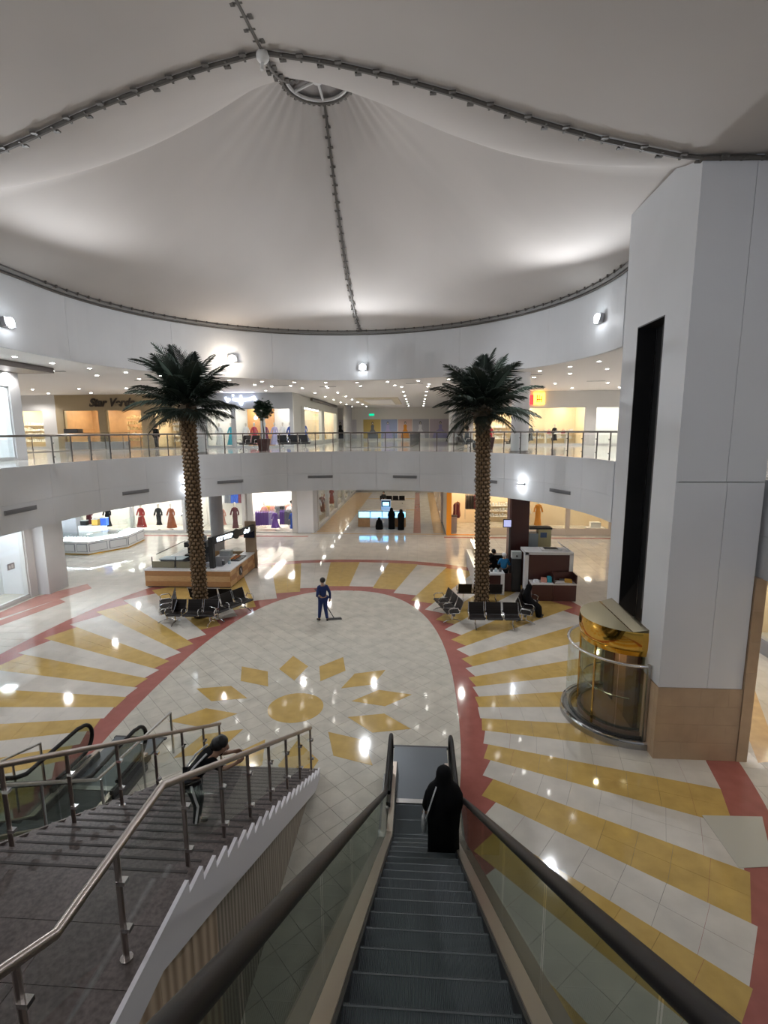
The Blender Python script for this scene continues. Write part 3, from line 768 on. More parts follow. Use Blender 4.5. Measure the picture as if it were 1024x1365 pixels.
# ================================================================== AIRPORT SEATING
SEATM = leather_grid('obj_perforated_seat', (.016, .012, .011), 45)
def bench(x, y, rz, label, group='black beam seats around the palms', n=3, z=0):
    t = thing('beam_bench', label, 'bench', (x, y, z), rz, group)
    W_ = .66
    MB().bb(-n*W_/2, n*W_/2, -.04, .04, .34, .40).build('beam', GREYM, t)
    for k in range(n):
        cx = (k-(n-1)/2)*W_
        s_ = MB().loft([[(cx-.285, yy, zz), (cx+.285, yy, zz), (cx+.285, yy, zz+.03), (cx-.285, yy, zz+.03)] for yy, zz in ((-.27, .41), (-.22, .445), (0, .43), (.18, .42), (.24, .45))]).build('seat', SEATM, t)
        b__ = MB().loft([[(cx-.285, yy, zz), (cx+.285, yy, zz), (cx+.285, yy+.03, zz), (cx-.285, yy+.03, zz)] for yy, zz in ((.24, .47), (.27, .60), (.31, .75), (.37, .90))]).build('backrest', SEATM, t)
        for e in (-1, 1): MB().tube([(cx+e*.295, -.28, .44), (cx+e*.295, .2, .44), (cx+e*.295, .27, .58), (cx+e*.295, .39, .92)], .014, 6).build('side_rail', CHROME, t, smooth=True)
    for k in range(n+1):
        cx = (k-n/2)*W_
        MB().tube([(cx, .22, .50), (cx, .14, .66), (cx, -.16, .66), (cx, -.24, .60), (cx, -.20, .42)], .018, 6).build('armrest', CHROME, t, smooth=True)
    for s in (-1, 1):
        cx = s*(n*W_/2-.28)
        MB().tube([(cx, 0, .36), (cx, 0, .16), (cx, -.02, .10)], .028, 8).tube([(cx, -.36, .02), (cx, -.2, .09), (cx, 0, .13), (cx, .2, .09), (cx, .36, .02)], .022, 8).build('leg', CHROME, t, smooth=True)
    return t
# left palm ring
bench(-8.85, 18.55, 0, 'black seats with chrome arms directly before the left palm, facing the camera')
bench(-10.3, 19.35, R(-62), 'black seats at the left side of the left palm, facing left')
bench(-7.65, 19.6, R(62), 'black seats at the right side of the left palm, facing right')
bench(-8.85, 20.7, R(180), 'black seats behind the left palm, facing the wooden kiosk')
# right palm ring
bench(2.95, 18.75, 0, 'black seats directly before the right palm, facing the camera')
bench(1.2, 19.95, R(-75), 'black seats at the left side of the right palm, facing the oval')
bench(4.5, 19.95, R(70), 'black seats right of the right palm where the veiled woman sits')
bench(2.75, 21.85, R(180), 'black seats behind the right palm, facing the kiosk')
ORD = ['first', 'second', 'third', 'fourth', 'fifth', 'sixth', 'seventh', 'eighth', 'ninth', 'tenth', 'eleventh', 'twelfth', '13th', '14th', '15th', '16th', '17th', '18th', '19th', '20th', '21st', '22nd', '23rd', '24th', '25th', '26th', '27th', '28th', '29th', '30th', '31st', '32nd', '33rd', '34th', '35th', '36th', '37th', '38th', '39th', '40th']
# ================================================================== RIM BALUSTRADE (upper floor)
bal = thing('balustrade', 'glass balustrade with steel posts along the curved edge of the upper floor', 'railing', (-3.2, 17.8, 6.4))
BR = RR-.06+.28
def bl(mb, nm, m, **k): return mb.build(nm, m, bal, world=True, **k)
pts = [(CX+BR*cos(PI*i/60-.0), CY+BR*sin(PI*i/60)) for i in range(0, 61)]
pathb = [(CX+BR, 15.2)] + pts + [(CX-BR, y) for y in (15, 12, 9, 6, 3, 0, -3)]
bl(MB().tube([(*p, 7.42) for p in pathb], .036, 8), 'handrail', POSTM, smooth=True)
NP = 33
postm = MB().tube([(0, 0, 0), (0, 0, 1.0)], .027, 8).box(-.03, 0, .25, .06, .05, .04).box(-.03, 0, .75, .06, .05, .04).mesh('post', POSTM)
angs = [PI*i/NP for i in range(NP+1)]
for a_ in angs: child('post', postm, bal, (BR*cos(a_), BR*sin(a_), 0), (0, 0, a_))
for y in (15, 14, 13, 12, 11, 10, 9, 8, 6, 4, 2, 0, -2): child('post', postm, bal, (-BR, y-CY, 0), (0, 0, PI))
for a_, b_ in zip(angs, angs[1:]):
    r_ = BR-.05; c = [(r_*cos(t), r_*sin(t)) for t in (a_+.006, (a_+b_)/2, b_-.006)]; c2 = [(x*.999, y*.999) for x, y in c]
    MB().prism(c+c2[::-1], .10, .90).build('glass_pane', GLASS, bal)
for y in range(-3, 16, 1): MB().bb(-BR-.004, -BR+.004, y+.03-CY, y+.97-CY, .1, .9).build('glass_pane', GLASS, bal)
def straight_rail(name, label, p, q, z, h=1.02, n=None, cross=False):
    t = thing(name, label, 'railing', (p[0], p[1], z)); d = Vector((q[0]-p[0], q[1]-p[1])); L_ = d.length; t.rotation_euler = (0, 0, math.atan2(d.y, d.x))
    n = n or max(1, round(L_/1.1))
    MB().tube([(0, 0, h), (L_, 0, h)], .032, 8).build('handrail', STEEL, t, smooth=True)
    MB().bb(0, L_, -.05, .05, 0, .05).build('curb', STEEL, t)
    for i in range(n+1): child('post', postm, t, (L_*i/n, 0, 0), (0, 0, -PI/2), (1, 1, h))
    for i in range(n): MB().bb(L_*i/n+.04, L_*(i+1)/n-.04, -.004, .004, .1, .9).build('glass_pane', GLASS, t)
    return t
straight_rail('balustrade', 'short glass balustrade on the right, behind the lift tower', (7.75, 11.2), (7.75, 3.0), 6.4)
straight_rail('balustrade', 'low balustrade in mid corridor before the gown posters', (-4.9, 34.2), (-.5, 34.8), 6.4)
straight_rail('balustrade', 'balustrade running back along the corridor toward the posters', (-.5, 35.0), (.2, 48.0), 6.4)
straight_rail('balustrade', 'inner balustrade before the white-walled shop at far left, upper floor', (-23.5, 26.5), (-20.6, 32.5), 6.4)
straight_rail('balustrade', 'inner balustrade before the brown beige shop, upper floor', (-20.6, 32.5), (-16.4, 33.6), 6.4)

# ================================================================== VENTS AND WALL LAMPS ON THE FASCIA
VENT = mat('vent_grey', (.24, .24, .25), .5)
def on_wall(a_, z, r_=RR-.01): return (CX+r_*cos(a_), CY+r_*sin(a_), z), a_-PI/2
for (x, y, z), lb_ in [((-12.73, 15.12, 5.0), 'left end of the lower fascia, by the white lit window'), ((-12.41, 21.43, 4.92), 'the fascia left of the left palm'), ((-9.6, 25.35, 4.99), 'the fascia right of the left palm'), ((-5.33, 27.47, 5.05), 'mid fascia above the corridor on its left'), ((-.68, 27.37, 5.05), 'mid fascia above the corridor on its right'), ((3.35, 25.2, 5.02), 'the fascia behind the right palm'), ((5.97, 21.53, 4.95), 'the fascia above the brown kiosk')]:
    if y < CY: a_ = None; p = (-13.09, y+.6, z); rz = PI/2
    else:
        a_ = math.atan2(y-CY, x-CX); p, rz = on_wall(a_, z)
    t = thing('air_vent', 'grey slotted air vent on ' + lb_, 'vent', p, rz, 'slotted vents on the lower fascia')
    MB().bb(-.68, .68, -.03, 0, -.075, .075).bb(-.66, .66, -.035, -.03, .062, .075).bb(-.66, .66, -.035, -.03, -.075, -.062).build('frame', VENT, t)
    for k in range(4): MB().box(0, -.04, -.045+.03*k, 1.3, .03, .006, rx=.6).build('slat', VENT, t)
def sconce(p, rz, label, glow=GLOWC, up=True, size=1.0):
    t = thing('wall_lamp', label, 'lamp', p, rz, 'bright lamps on the fascias')
    MB().box(0, -.10, 0, .30*size, .20, .10*size).box(0, -.02, 0, .2, .05, .2).build('housing', GREYL, t)
    MB().box(0, -.12, .06*size, .24*size, .14, .02).build('lens', glow, t)
    MB().box(0, -.12, -.06*size, .24*size, .14, .02).build('lens', glow, t)
def floodlamp(p, rz, label, glow=GLOWC):
    t = thing('flood_lamp', label, 'lamp', p, rz, 'bright lamps on the fascias')
    MB().box(0, -.12, 0, .42, .14, .30, rx=-.2).box(0, -.03, 0, .08, .1, .08).build('housing', GREYL, t)
    MB().ball((0, -.20, 0), .17, 14, 8, sy=.35).build('lens', glow, t)
    q = Vector(p)+Matrix.Rotation(rz, 3, 'Z') @ Vector((0, -.45, -.1)); lamp('flood_spill', q, 7, COOL, .08)  # extra point lamp added in front of the wall for the halo
for p, lb_, gl in [((-12.93, 15.96, 10.97), 'blazing cool flood lamp on the upper fascia at the left edge', GLOWC), ((-2.92, 27.7, 10.84), 'blazing cool flood lamp on the upper fascia in the middle', GLOWC), ((6.57, 19.43, 11.41), 'blazing cool flood lamp on the upper fascia near the tower', GLOWC), ((-9.3, 25.6, 11.1), 'small warm lamp on the upper fascia above the left palm', GLOW)]:
    if p[1] < CY: q, rz = (-13.08, p[1], p[2]), PI/2
    else:
        a_ = math.atan2(p[1]-CY, p[0]-CX); q, rz = on_wall(a_, p[2])
    floodlamp(q, rz, lb_, gl)
for x, y, lb_ in ((-11.19, 23.65, 'up-and-down wall lamp on the lower fascia beside the left palm trunk'), (4.83, 23.59, 'up-and-down wall lamp on the lower fascia right of the right palm')):
    a_ = math.atan2(y-CY, x-CX); q, rz = on_wall(a_, 5.05); sconce(q, rz, lb_)
    for dz in (.22, -.22):
        lamp('sconce_light', (CX+(RR-.22)*cos(a_), CY+(RR-.22)*sin(a_), 5.05+dz), 3.5, COOL, .04)
# ceiling downlights, upper floor
dl = []
for a_ in range(-8, 190, 9):
    for r_ in (11.0, 13.2): dl.append((CX+r_*cos(R(a_)), CY+r_*sin(R(a_)), ('inner' if r_ < 12 else 'outer')+' curved row round the opening'))
for y in range(32, 60, 4):
    for x in (-7.2, -5.6, -1.0, .6): dl.append((x, y, {-7.2: 'leftmost', -5.6: 'second', -1.0: 'third', .6: 'rightmost'}[x]+' of the four rows along the corridor'))
for x in range(-28, -9, 3): dl += [(x, 33.6, 'back row before the left shops'), (x+1.3, 30.5, 'front row before the left shops')]
for x in range(4, 15, 3): dl += [(x, 34.5, 'back row before the right shops'), (x+1, 31, 'front row before the right shops')]
dl = [p for p in dl if p[0] < 15 and p[0] > -30]
dring = MB().lathe([(.11, 0), (.11, -.02), (.08, -.025)], n=14).mesh('trim_ring', CEILP); ddisc = MB().lathe([(.08, -.02), (.07, -.03)], n=12).mesh('lens', mat('downlight_glow', (1, 1, 1), emit=(1, .96, .9), es=28))
rows_n = {}
for x, y, rw in sorted(dl, key=lambda p: (p[2], p[1] if 'corridor' in p[2] else p[0])):
    k_ = rows_n[rw] = rows_n.get(rw, -1)+1
    t = thing('downlight', f'round ceiling downlight, {ORD[k_]} from the {"front" if "corridor" in rw else "left"}, {rw}', 'lamp', (x, y, 10.2), 0, 'recessed downlights, upper floor')
    child('trim_ring', dring, t); child('lens', ddisc, t)
# raised coffer in the corridor ceiling, slot grilles
t = struct('trim_4'); COF = mat('coffer_cream', (.66, .58, .45), .6)
MB().bb(-5.2, -1.6, 42, 52, 10.13, 10.2).build('coffer_band', COF, t); MB().bb(-4.6, -2.2, 43.5, 50.5, 10.08, 10.13).build('coffer_panel', CEILP, t)
for x, y in ((-16, 22), (-14.2, 26.2), (-8, 30.2), (-5.5, 31.5), (-.2, 30), (5.6, 26.2), (10, 30)):
    MB().bb(x-.5, x+.5, y-.08, y+.08, 10.185, 10.199).build('air_slot', VENT, t)

# ================================================================== SHOPS
IWHITE = mat('shop_white', (.82, .80, .76), .6); ICREAM = mat('shop_cream', (.80, .66, .46), .6); IORANGE = mat('shop_orange', (.72, .36, .12), .6)
IWOOD = mat('shop_wood', (.42, .24, .11), .5, noise=.1, nscale=3); PANELG = mat('shop_glow', (1, 1, 1), emit=(1, .96, .9), es=17); PANELW = mat('shop_glow_warm', (1, 1, 1), emit=(1, .88, .70), es=17); PANELC = mat('shop_glow_cool', (1, 1, 1), emit=(.82, .92, 1), es=30)
FRAME = mat('shop_frame', (.62, .61, .60), .4); FRAMED = mat('shop_frame_dark', (.12, .10, .09), .4); BEIGEF = mat('beige_facade', (.36, .28, .17), .5); GREYF = mat('grey_facade', (.36, .38, .40), .5)
def shop(label, x, y, z, W_, H_, rz=0, bays=2, depth=3.2, op=(0.15, 2.9), facade=FRAME, inner=IWHITE, glow=PANELG, glaze=True, shelves=0, bulk=.35, pier=.22, lit=1.0, goods=None, plinth=True, frame=None):
    """local frame: x along the front 0..W, y into the shop (front at y=0, facing -y)"""
    t = thing('shop', label, 'shop', (x, y, z), rz)
    o0, o1 = op
    MB().bb(0, W_, -.02, .3, o1, H_).build('header', facade, t)
    if o0 > .02: MB().bb(0, W_, -.02, .3, 0, o0).build('plinth', frame or facade, t)
    bw = (W_-pier*(bays+1))/bays
    for i in range(bays+1):
        xx = i*(bw+pier); MB().bb(xx, xx+pier, -.05, .3, 0, o1).build('pier', facade, t)
    for i in range(bays):
        x0 = pier+i*(bw+pier); x1 = x0+bw
        f_ = MB().bb(x0, x1, .02, .10, o1-.06, o1).bb(x0, x0+.05, .02, .10, o0, o1).bb(x1-.05, x1, .02, .10, o0, o1).bb(x0, x1, .02, .10, o0, o0+.05).build('window_frame', frame or facade, t)
        if glaze: MB().bb(x0+.05, x1-.05, .05, .062, o0+.05, o1-.06).build('pane', GLASS, f_)
    MB().bb(0, W_, depth, depth+.1, 0, H_).build('back_wall', inner, t)
    MB().bb(0, .08, .3, depth, 0, H_).build('side_wall', inner, t); MB().bb(W_-.08, W_, .3, depth, 0, H_).build('side_wall', inner, t)
    MB().bb(0, W_, .3, depth, o1+.25, o1+.3).build('shop_ceiling', CEILP, t); MB().bb(0.08, W_-.08, .1, depth, .0, max(.02, o0-.1)).build('shop_floor', CREAM2, t)
    k = max(1, round(W_/2.2))
    for i in range(k):
        cx = W_*(i+.5)/k; MB().bb(cx-.16, cx+.16, .5, depth-.4, o1+.2, o1+.25).build('light_panel', glow, t)
    for sidx in range(shelves):
        zz = o0+.35+sidx*.42; sh = MB().bb(.2, W_-.2, depth-.38, depth, zz, zz+.03).build('shelf', IWHITE, t)
        mb = MB(); rr = random.Random(sidx+int(abs(x)*10)); q = .3; 
        while q < W_-.35:
            w_ = rr.uniform(.06, .16); h_ = rr.uniform(.10, .28); mb.bb(q, q+w_, depth-.3, depth-.1, zz+.03, zz+.03+h_); q += w_+rr.uniform(.03, .12)
        mb.build('shelf_goods', goods or WOODL, t, kind='stuff')
    return t
# mannequins and garments
MANN = mat('mannequin', (.66, .60, .54), .4)
COLS = {'red': (.33, .02, .02), 'rust': (.34, .085, .025), 'maroon': (.12, .018, .03), 'black': (.012, .012, .014), 'pink': (.62, .30, .24), 'purple': (.14, .07, .30), 'blue': (.03, .09, .42), 'cyan': (.05, .42, .55), 'crimson': (.50, .02, .05), 'plum': (.17, .01, .08), 'white': (.75, .75, .78), 'lilac': (.42, .38, .62), 'orange': (.68, .26, .02), 'grey': (.16, .17, .19), 'green': (.10, .22, .20), 'gold': (.55, .33, .06)}
CN = {'crimson': 'bright red', 'plum': 'dark plum'}
def fabric(c): return mat('fabric_'+c, COLS[c], .8)
mann_cache = {}
def mannequin(x, y, z, c, where, rz=0, flare=.30, s=1.0, group='dressed mannequins in the shop windows', short=.12):
    key = (c, flare, short)
    t = thing('mannequin', f'mannequin in a {"flared" if flare > .3 else "straight"} {CN.get(c, c)} dress {where}', 'mannequin', (x, y, z), rz, group); t.scale = (s, s, s)
    if key not in mann_cache:
        d = MB()
        rings = []
        for zz, rx, ry in ((short, flare, flare*.8), (.55, flare*.72, flare*.6), (.95, .165, .13), (1.08, .125, .10), (1.25, .155, .115), (1.40, .165, .10), (1.45, .07, .06)):
            rings.append([(rx*cos(2*PI*k/16)*(1+.08*cos(6*2*PI*k/16)*(zz < .9)), ry*sin(2*PI*k/16)*(1+.08*cos(6*2*PI*k/16)*(zz < .9)), zz) for k in range(16)])
        d.loft(rings)
        for e in (-1, 1): d.tube([(e*.14, 0, 1.38), (e*.23, -.01, 1.15), (e*.26, -.08, .95)], [.05, .05, .055], 8)
        bd = MB(); bd.lathe([(.045, 1.42), (.04, 1.52), (.075, 1.58), (.085, 1.66), (.06, 1.74), (.01, 1.77)], n=10)
        for e in (-1, 1): bd.tube([(e*.26, -.08, .95), (e*.27, -.12, .83)], [.025, .015], 6)
        st = MB().lathe([(.16, 0), (.16, .02), (.015, .03), (.015, short+.3)], n=12)
        mann_cache[key] = (d.mesh('dress', fabric(c), True), bd.mesh('figure', MANN, True), st.mesh('stand', CHROME))
    a_, b_, c_ = mann_cache[key]
    child('dress', a_, t); child('figure', b_, t); child('stand', c_, t); return t
def rack(x, y, z, cols, label, rz=0, L_=1.3, h=1.45, short=None):
    t = thing('garment_rack', label, 'rack', (x, y, z), rz)
    for e in (-1, 1): MB().tube([(e*L_/2, -.25, .01), (e*L_/2, .25, .01)], .015, 6).tube([(e*L_/2, 0, 0), (e*L_/2, 0, h)], .015, 6).build('upright', CHROME, t)
    MB().tube([(-L_/2, 0, h), (L_/2, 0, h)], .013, 6).build('bar', CHROME, t)
    n = int(L_/.10)
    for i in range(n):
        c = cols[i*len(cols)//n]; g = thing('garment', f'{c} garment, {ORD[i]} from the left, {short or label}', 'garment', (x, y, z), rz, 'garments on ' + label)
        xx = -L_/2+.08+i*.10
        rg = [[(xx-th, -w_, zz), (xx+th, -w_, zz), (xx+th, w_, zz), (xx-th, w_, zz)] for zz, w_, th in ((h-1.15, .26, .035), (h-.6, .20, .03), (h-.16, .21, .025), (h-.04, .03, .012))]
        MB().loft(rg).build('cloth', fabric(c), g)
        MB().tube([(xx, -.16, h-.10), (xx, 0, h-.04), (xx, 0, h+.02)], .006, 5).build('hanger', BLACKM, g)
    return t

# --- ground floor, back wall (y about 36.5)
G = 36.5
shop('cream lit shop window with dark and rust dresses, left of the narrow pillar', -30, G, 0, 12.6, 4.3, bays=3, op=(.15, 3.1), facade=FRAME, inner=IWHITE, glow=PANELG, shelves=0)
for x, c, f_, sh in ((-21.3, 'red', .34, .15), (-19.9, 'black', .2, .3), (-18.9, 'rust', .34, .12), (-25.5, 'maroon', .3, .2), (-24, 'black', .25, .2)):
    mannequin(x, G+.75, .12, c, {-21.3: 'leftmost of the open window by the white kiosk', -19.9: 'between the red and the rust one', -18.9: 'right of the black narrow one', -25.5: 'behind the white glass kiosk', -24: 'behind the white kiosk case'}[x], 0, f_, 1.15, short=sh)
mannequin(-17.75, G+.75, .12, 'black', 'last before the narrow pillar', 0, .18, 1.1, short=.35)
shop('white lit shop behind the left palm trunk with a pink and a maroon dress', -17.2, G, 0, 4.4, 4.3, bays=1, op=(.15, 3.1), inner=IWHITE)
mannequin(-14.9, G+.8, .12, 'pink', 'behind the wooden kiosk', 0, .28, 1.1, short=.35); mannequin(-13.9, G+.8, .12, 'maroon', 'behind the wooden kiosk sign', 0, .2, 1.2, short=.1)
rack(-14.8, G+2.6, 1.6, ['white', 'grey', 'blue', 'maroon'], 'high rail in the white shop', 0, 2.2, 1.5)
shop('open-fronted clothes shop with racks, left of the corridor mouth', -12.75, G+.3, 0, 3.8, 4.3, bays=1, depth=6.5, op=(0.0, 3.6), glaze=False, inner=IWHITE, pier=.35, glow=PANELG)
rack(-11.8, G+1.5, 0.02, ['purple', 'purple', 'lilac'], 'purple rack at the open shop front', .2, 1.5, 1.5)
rack(-11.6, G+3.6, 0.02, ['gold', 'pink', 'grey', 'black'], 'back left rack of the open shop', 0, 1.6, 1.6)
rack(-10.1, G+1.9, 0.02, ['purple', 'grey', 'grey', 'maroon'], 'grey and maroon rack of the open shop', -.1, 1.3, 1.5)
rack(-10.1, G+4.4, 0.02, ['pink', 'pink', 'blue', 'black'], 'salmon rack deep in the open shop', 0, 1.8, 1.6)
mannequin(-10.85, G+1.0, 0.02, 'purple', 'at the front right of the open shop', 0, .36, .95, short=.25); mannequin(-9.5, G+1.0, 0.02, 'blue', 'at the right jamb of the open shop', 0, .24, .95, short=.2)
mannequin(-10.2, G+2.9, 0.02, 'white', 'deep in the open clothes shop', 0, .22, 1.1, short=.1); mannequin(-10.6, G+5.6, .02, 'black', 'at the back of the open clothes shop', 0, .22, 1.2, short=.1); mannequin(-12.1, G+2.4, .02, 'pink', 'at the left wall of the open clothes shop', 0, .3, 1.15, short=.2)
# corridor sides, ground
shop('long lit window along the left side of the ground corridor', -7.72, 38.4, 0, 24, 4.3, rz=R(90), bays=5, op=(.15, 3.4), inner=IWHITE, glow=PANELG, depth=1.15)
MB().bb(-8.93, -7.74, 36.75, 38.38, 0, 4.3).build('wall_corner', PAINT2)['kind'] = 'structure'
for i, (yy, c) in enumerate(((40, 'pink'), (41.5, 'red'), (43, 'white'), (44.8, 'maroon'), (47, 'pink'), (50, 'red'))):
    mannequin(-8.6, yy, .12, c, f'in the long corridor window, {["nearest to the atrium", "second from the atrium", "third from the atrium", "fourth from the atrium", "next to last", "farthest from the atrium"][i]}', 0, .24, 1.1, short=.2)
shop('pale pink lit window along the right side of the ground corridor', 1.98, 62, 0, 20.3, 4.3, rz=R(-90), bays=4, op=(.1, 3.4), facade=mat('pink_stone', (.60, .50, .42), .3), inner=ICREAM, glow=PANELW, depth=2.0)
MB().bb(-8, 2.2, 64.0, 64.3, 0, 4.3).build('wall_back', PAINT)['kind'] = 'structure'
# orange framed shop
ORF = mat('orange_frame', (.70, .25, .02), .35, emit=(1, .35, .02), es=.12)
shop('open shop with bright orange door frame, behind the right palm', 2.1, 36.3, 0, 2.75, 4.3, bays=1, op=(0.0, 3.7), facade=ORF, inner=ICREAM, glow=PANELW, glaze=False, depth=5, pier=.3)
rack(3.0, 38.6, .02, ['maroon', 'rust'], 'rust rack in the orange framed shop', R(80), 1.2, 2.1)
rack(4.0, 38.2, .9, ['black', 'black', 'maroon'], 'high black rack in the orange framed shop', 0, .8, 1.9)
pt = thing('display_plinth', 'pale tall plinth standing left inside the orange framed shop', 'plinth', (2.65, 37.3, 0)); MB().bb(-.25, .25, -.25, .25, 0, 1.25).build('body', GREYL, pt); MB().bb(-.28, .28, -.28, .28, 1.25, 1.3).build('top', BLACKM, pt)
shop('warm lit shop window between the right palm and the brown column', 4.9, G, 0, 2.6, 4.3, bays=1, op=(.5, 3.3), facade=ICREAM, inner=ICREAM, glow=PANELW, shelves=3, goods=WHITEL)
shop('warm lit display window with an orange dress right of the brown column', 7.6, G, 0, 6.3, 4.3, bays=2, op=(.45, 3.4), facade=mat('cream_stone', (.66, .56, .46), .4), inner=ICREAM, glow=PANELW, depth=2)
mannequin(8.8, G+.7, .5, 'orange', 'beside the brown column', 0, .22, 1.15, short=.1); mannequin(8.05, G+.9, .5, 'white', 'left of the orange dress', 0, .24, 1.0, short=.3)
pdm = thing('shoe_display', 'white stepped display table at the right end of the warm window', 'table', (12.9, G+.7, .36)); MB().bb(-.6, .6, -.3, .3, 0, .12).build('lower_step', IWHITE, pdm); MB().bb(-.35, .35, -.2, .2, .12, .5).build('upper_step', IWHITE, pdm)
# left side ground: white glowing window
shop('white glowing shop window at the left edge, ground floor', -17.9, 12.0, 0, 9.9, 4.3, rz=R(90), bays=1, op=(.12, 3.9), inner=PAINT2, glow=PANELC, depth=1.6, facade=FRAME, pier=.45)
st_ = thing('door_sticker', 'small grey notice on the white glowing window', 'sign', (-17.94, 20.6, 1.7)); MB().bb(-.01, .01, -.2, .2, -.14, .14).build('sheet', GREYL, st_); MB().bb(.01, .013, -.12, -.02, -.08, .06).bb(.01, .013, .02, .13, -.08, .08).build('print', WHITEL, st_)
MB().bb(-18.4, -17.3, 21.9, 23.2, 0, 4.3).build('wall_left', PAINT)['kind'] = 'structure'
# right: shop beyond the tower
shop('lit window with white drapes beyond the tower, right edge', 11.6, 18.0, 0, 12, 4.3, rz=R(-90), bays=3, op=(.45, 3.6), inner=ICREAM, glow=PANELW, depth=1.8, facade=FRAME, frame=GREYL)
mannequin(12.5, 16.4, .4, 'white', 'in the window at the right edge', 0, .5, 1.2, short=.05); mannequin(12.5, 14.2, .4, 'white', 'in the next bay of the right edge window', 0, .5, 1.2, short=.05)
# --- upper floor
Z = 6.4; Y2 = 35.5
shop('white upper shop with yellow lit interior at far left', -31.6, Y2, Z, 5.6, 3.8, bays=1, op=(.1, 2.75), facade=FRAME, inner=ICREAM, glow=PANELW, shelves=4, goods=IWHITE, pier=1.0)
shop('beige facade shop with dark script sign, upper floor', -26.0, Y2, Z, 6.9, 3.8, bays=2, op=(.05, 2.75), facade=BEIGEF, inner=IWOOD, glow=PANELW, pier=.55, depth=4, shelves=0)
for k_ in range(5):
    sh_ = thing('wall_shelf', f'golden lit shelf with goods in the beige shop, {ORD[k_]} from the bottom', 'shelf', (-20.9, Y2+2.2, Z+.45+.42*k_), 0, 'shelves in the beige shop'); MB().bb(-1.15, 1.15, -.2, .2, 0, .03).build('board', IWOOD, sh_); gm = MB(); rr = random.Random(k_)
    for q_ in range(14): gm.bb(-1.08+.155*q_, -1.08+.155*q_+rr.uniform(.06, .13), -.12, .1, .03, .03+rr.uniform(.1, .3))
    gm.build('goods', mat('amber_goods', (.75, .58, .32), .4), sh_, kind='stuff')
shop('narrow beige shop bay with golden shelves behind the left palm crown', -19.1, Y2, Z, 2.5, 3.8, bays=1, op=(.05, 2.6), facade=BEIGEF, inner=ICREAM, glow=PANELW, shelves=5, goods=WHITEL, pier=.3)
shop('small beauty shop with pink shelves, behind the left palm trunk', -16.6, Y2, Z, 1.4, 3.8, bays=1, op=(.05, 2.7), facade=FRAME, inner=mat('shop_pink', (.75, .45, .42), .6), glow=PANELG, shelves=5, goods=IWHITE, pier=.1)
shop('grey facade dress shop with blue-white sign, upper floor', -15.2, Y2, Z, 6.5, 3.8, bays=3, op=(.1, 2.75), facade=GREYF, inner=IWHITE, glow=PANELG, pier=.2, depth=2.1)
MB().bb(-12.6, -10.6, Y2+1.9, Y2+2.05, Z+.1, Z+3.0).build('wall_niche', IORANGE)['kind'] = 'structure'
for x, c, wh, fl in ((-14.4, 'white', 'in the left bay of the grey shop', .3), (-13.5, 'cyan', 'in the left bay of the grey shop', .34), (-12.4, 'white', 'beside the bright red gown', .36), (-11.8, 'crimson', 'in the middle bay of the grey shop', .44), (-11.0, 'plum', 'in the middle bay of the grey shop', .34), (-10.3, 'lilac', 'in the right bay of the grey shop, left', .36), (-9.7, 'white', 'in the right bay of the grey shop, middle', .36), (-9.15, 'blue', 'in the right bay of the grey shop', .36)):
    mannequin(x, Y2+.9, Z+.1, c, wh, 0, fl, .95, 'gowns in the upper grey shop', short=.1)
shop('white side wall shop with two windows running down the upper corridor', -8.66, Y2+2.3, Z, 17.5, 3.75, rz=R(90), bays=2, op=(.3, 3.0), facade=mat('ivory_facade', (.62, .62, .58), .5), inner=ICREAM, glow=PANELG, pier=1.0, depth=2.4)
MB().bb(-8.72, -8.64, Y2, Y2+2.3, Z, 10.2).build('wall_side', MATS['ivory_facade'])['kind'] = 'structure'
for i, (yy, c) in enumerate(((38.6, 'white'), (40, 'lilac'), (41.2, 'maroon'), (42.6, 'blue'))): mannequin(-9.5, yy, Z+.3, c, f'in the near side window of the upper corridor, {["nearest", "second", "third", "farthest"][i]}', 0, .4, .9, 'gowns in the upper corridor window', short=.05)
mannequin(-9.4, 50, Z+.3, 'gold', 'in the far side window of the upper corridor', 0, .4, 1.0)
MB().bb(-8.6, -8.4, Y2+5.5, Y2+18, 9.95, 10.15).build('trim_5', FRAMED)['kind'] = 'structure'
shop('warm upper shop right of the white column, with red sign', 7.2, 37, Z, 4.9, 3.8, bays=1, op=(.1, 2.7), facade=FRAME, inner=ICREAM, glow=PANELW, shelves=2, goods=WHITEL, pier=.35)
shop('white upper shop window next to the tower', 12.1, 37, Z, 5, 3.8, bays=1, op=(.1, 2.7), facade=FRAME, inner=IWHITE, glow=PANELG, pier=.35)
shop('warm upper shop behind the right palm trunk', 3.6, 37, Z, 3.55, 3.8, bays=1, op=(.1, 2.6), facade=FRAME, inner=ICREAM, glow=PANELW, shelves=3, goods=WHITEL, pier=.3)
for x, c, wh in ((4.7, 'pink', 'behind the right palm trunk'), (5.3, 'crimson', 'right of the pink one behind the right palm'), (8.2, 'grey', 'by the door of the warm upper shop'), (9.9, 'black', 'in the middle of the warm upper shop')): mannequin(x, 37.9, Z+.1, c, wh, 0, .26, .8, 'upper right shop mannequins', short=.3)
tb = thing('display_table', 'white display table with red and pale goods in the warm upper shop', 'table', (10.0, 37.9, Z+.1)); MB().bb(-.8, .8, -.3, .3, .7, .75).build('table_top', IWHITE, tb)
for e in (-1, 1): MB().bb(e*.72-.03, e*.72+.03, -.25, .25, 0, .7).build('leg', IWHITE, tb)
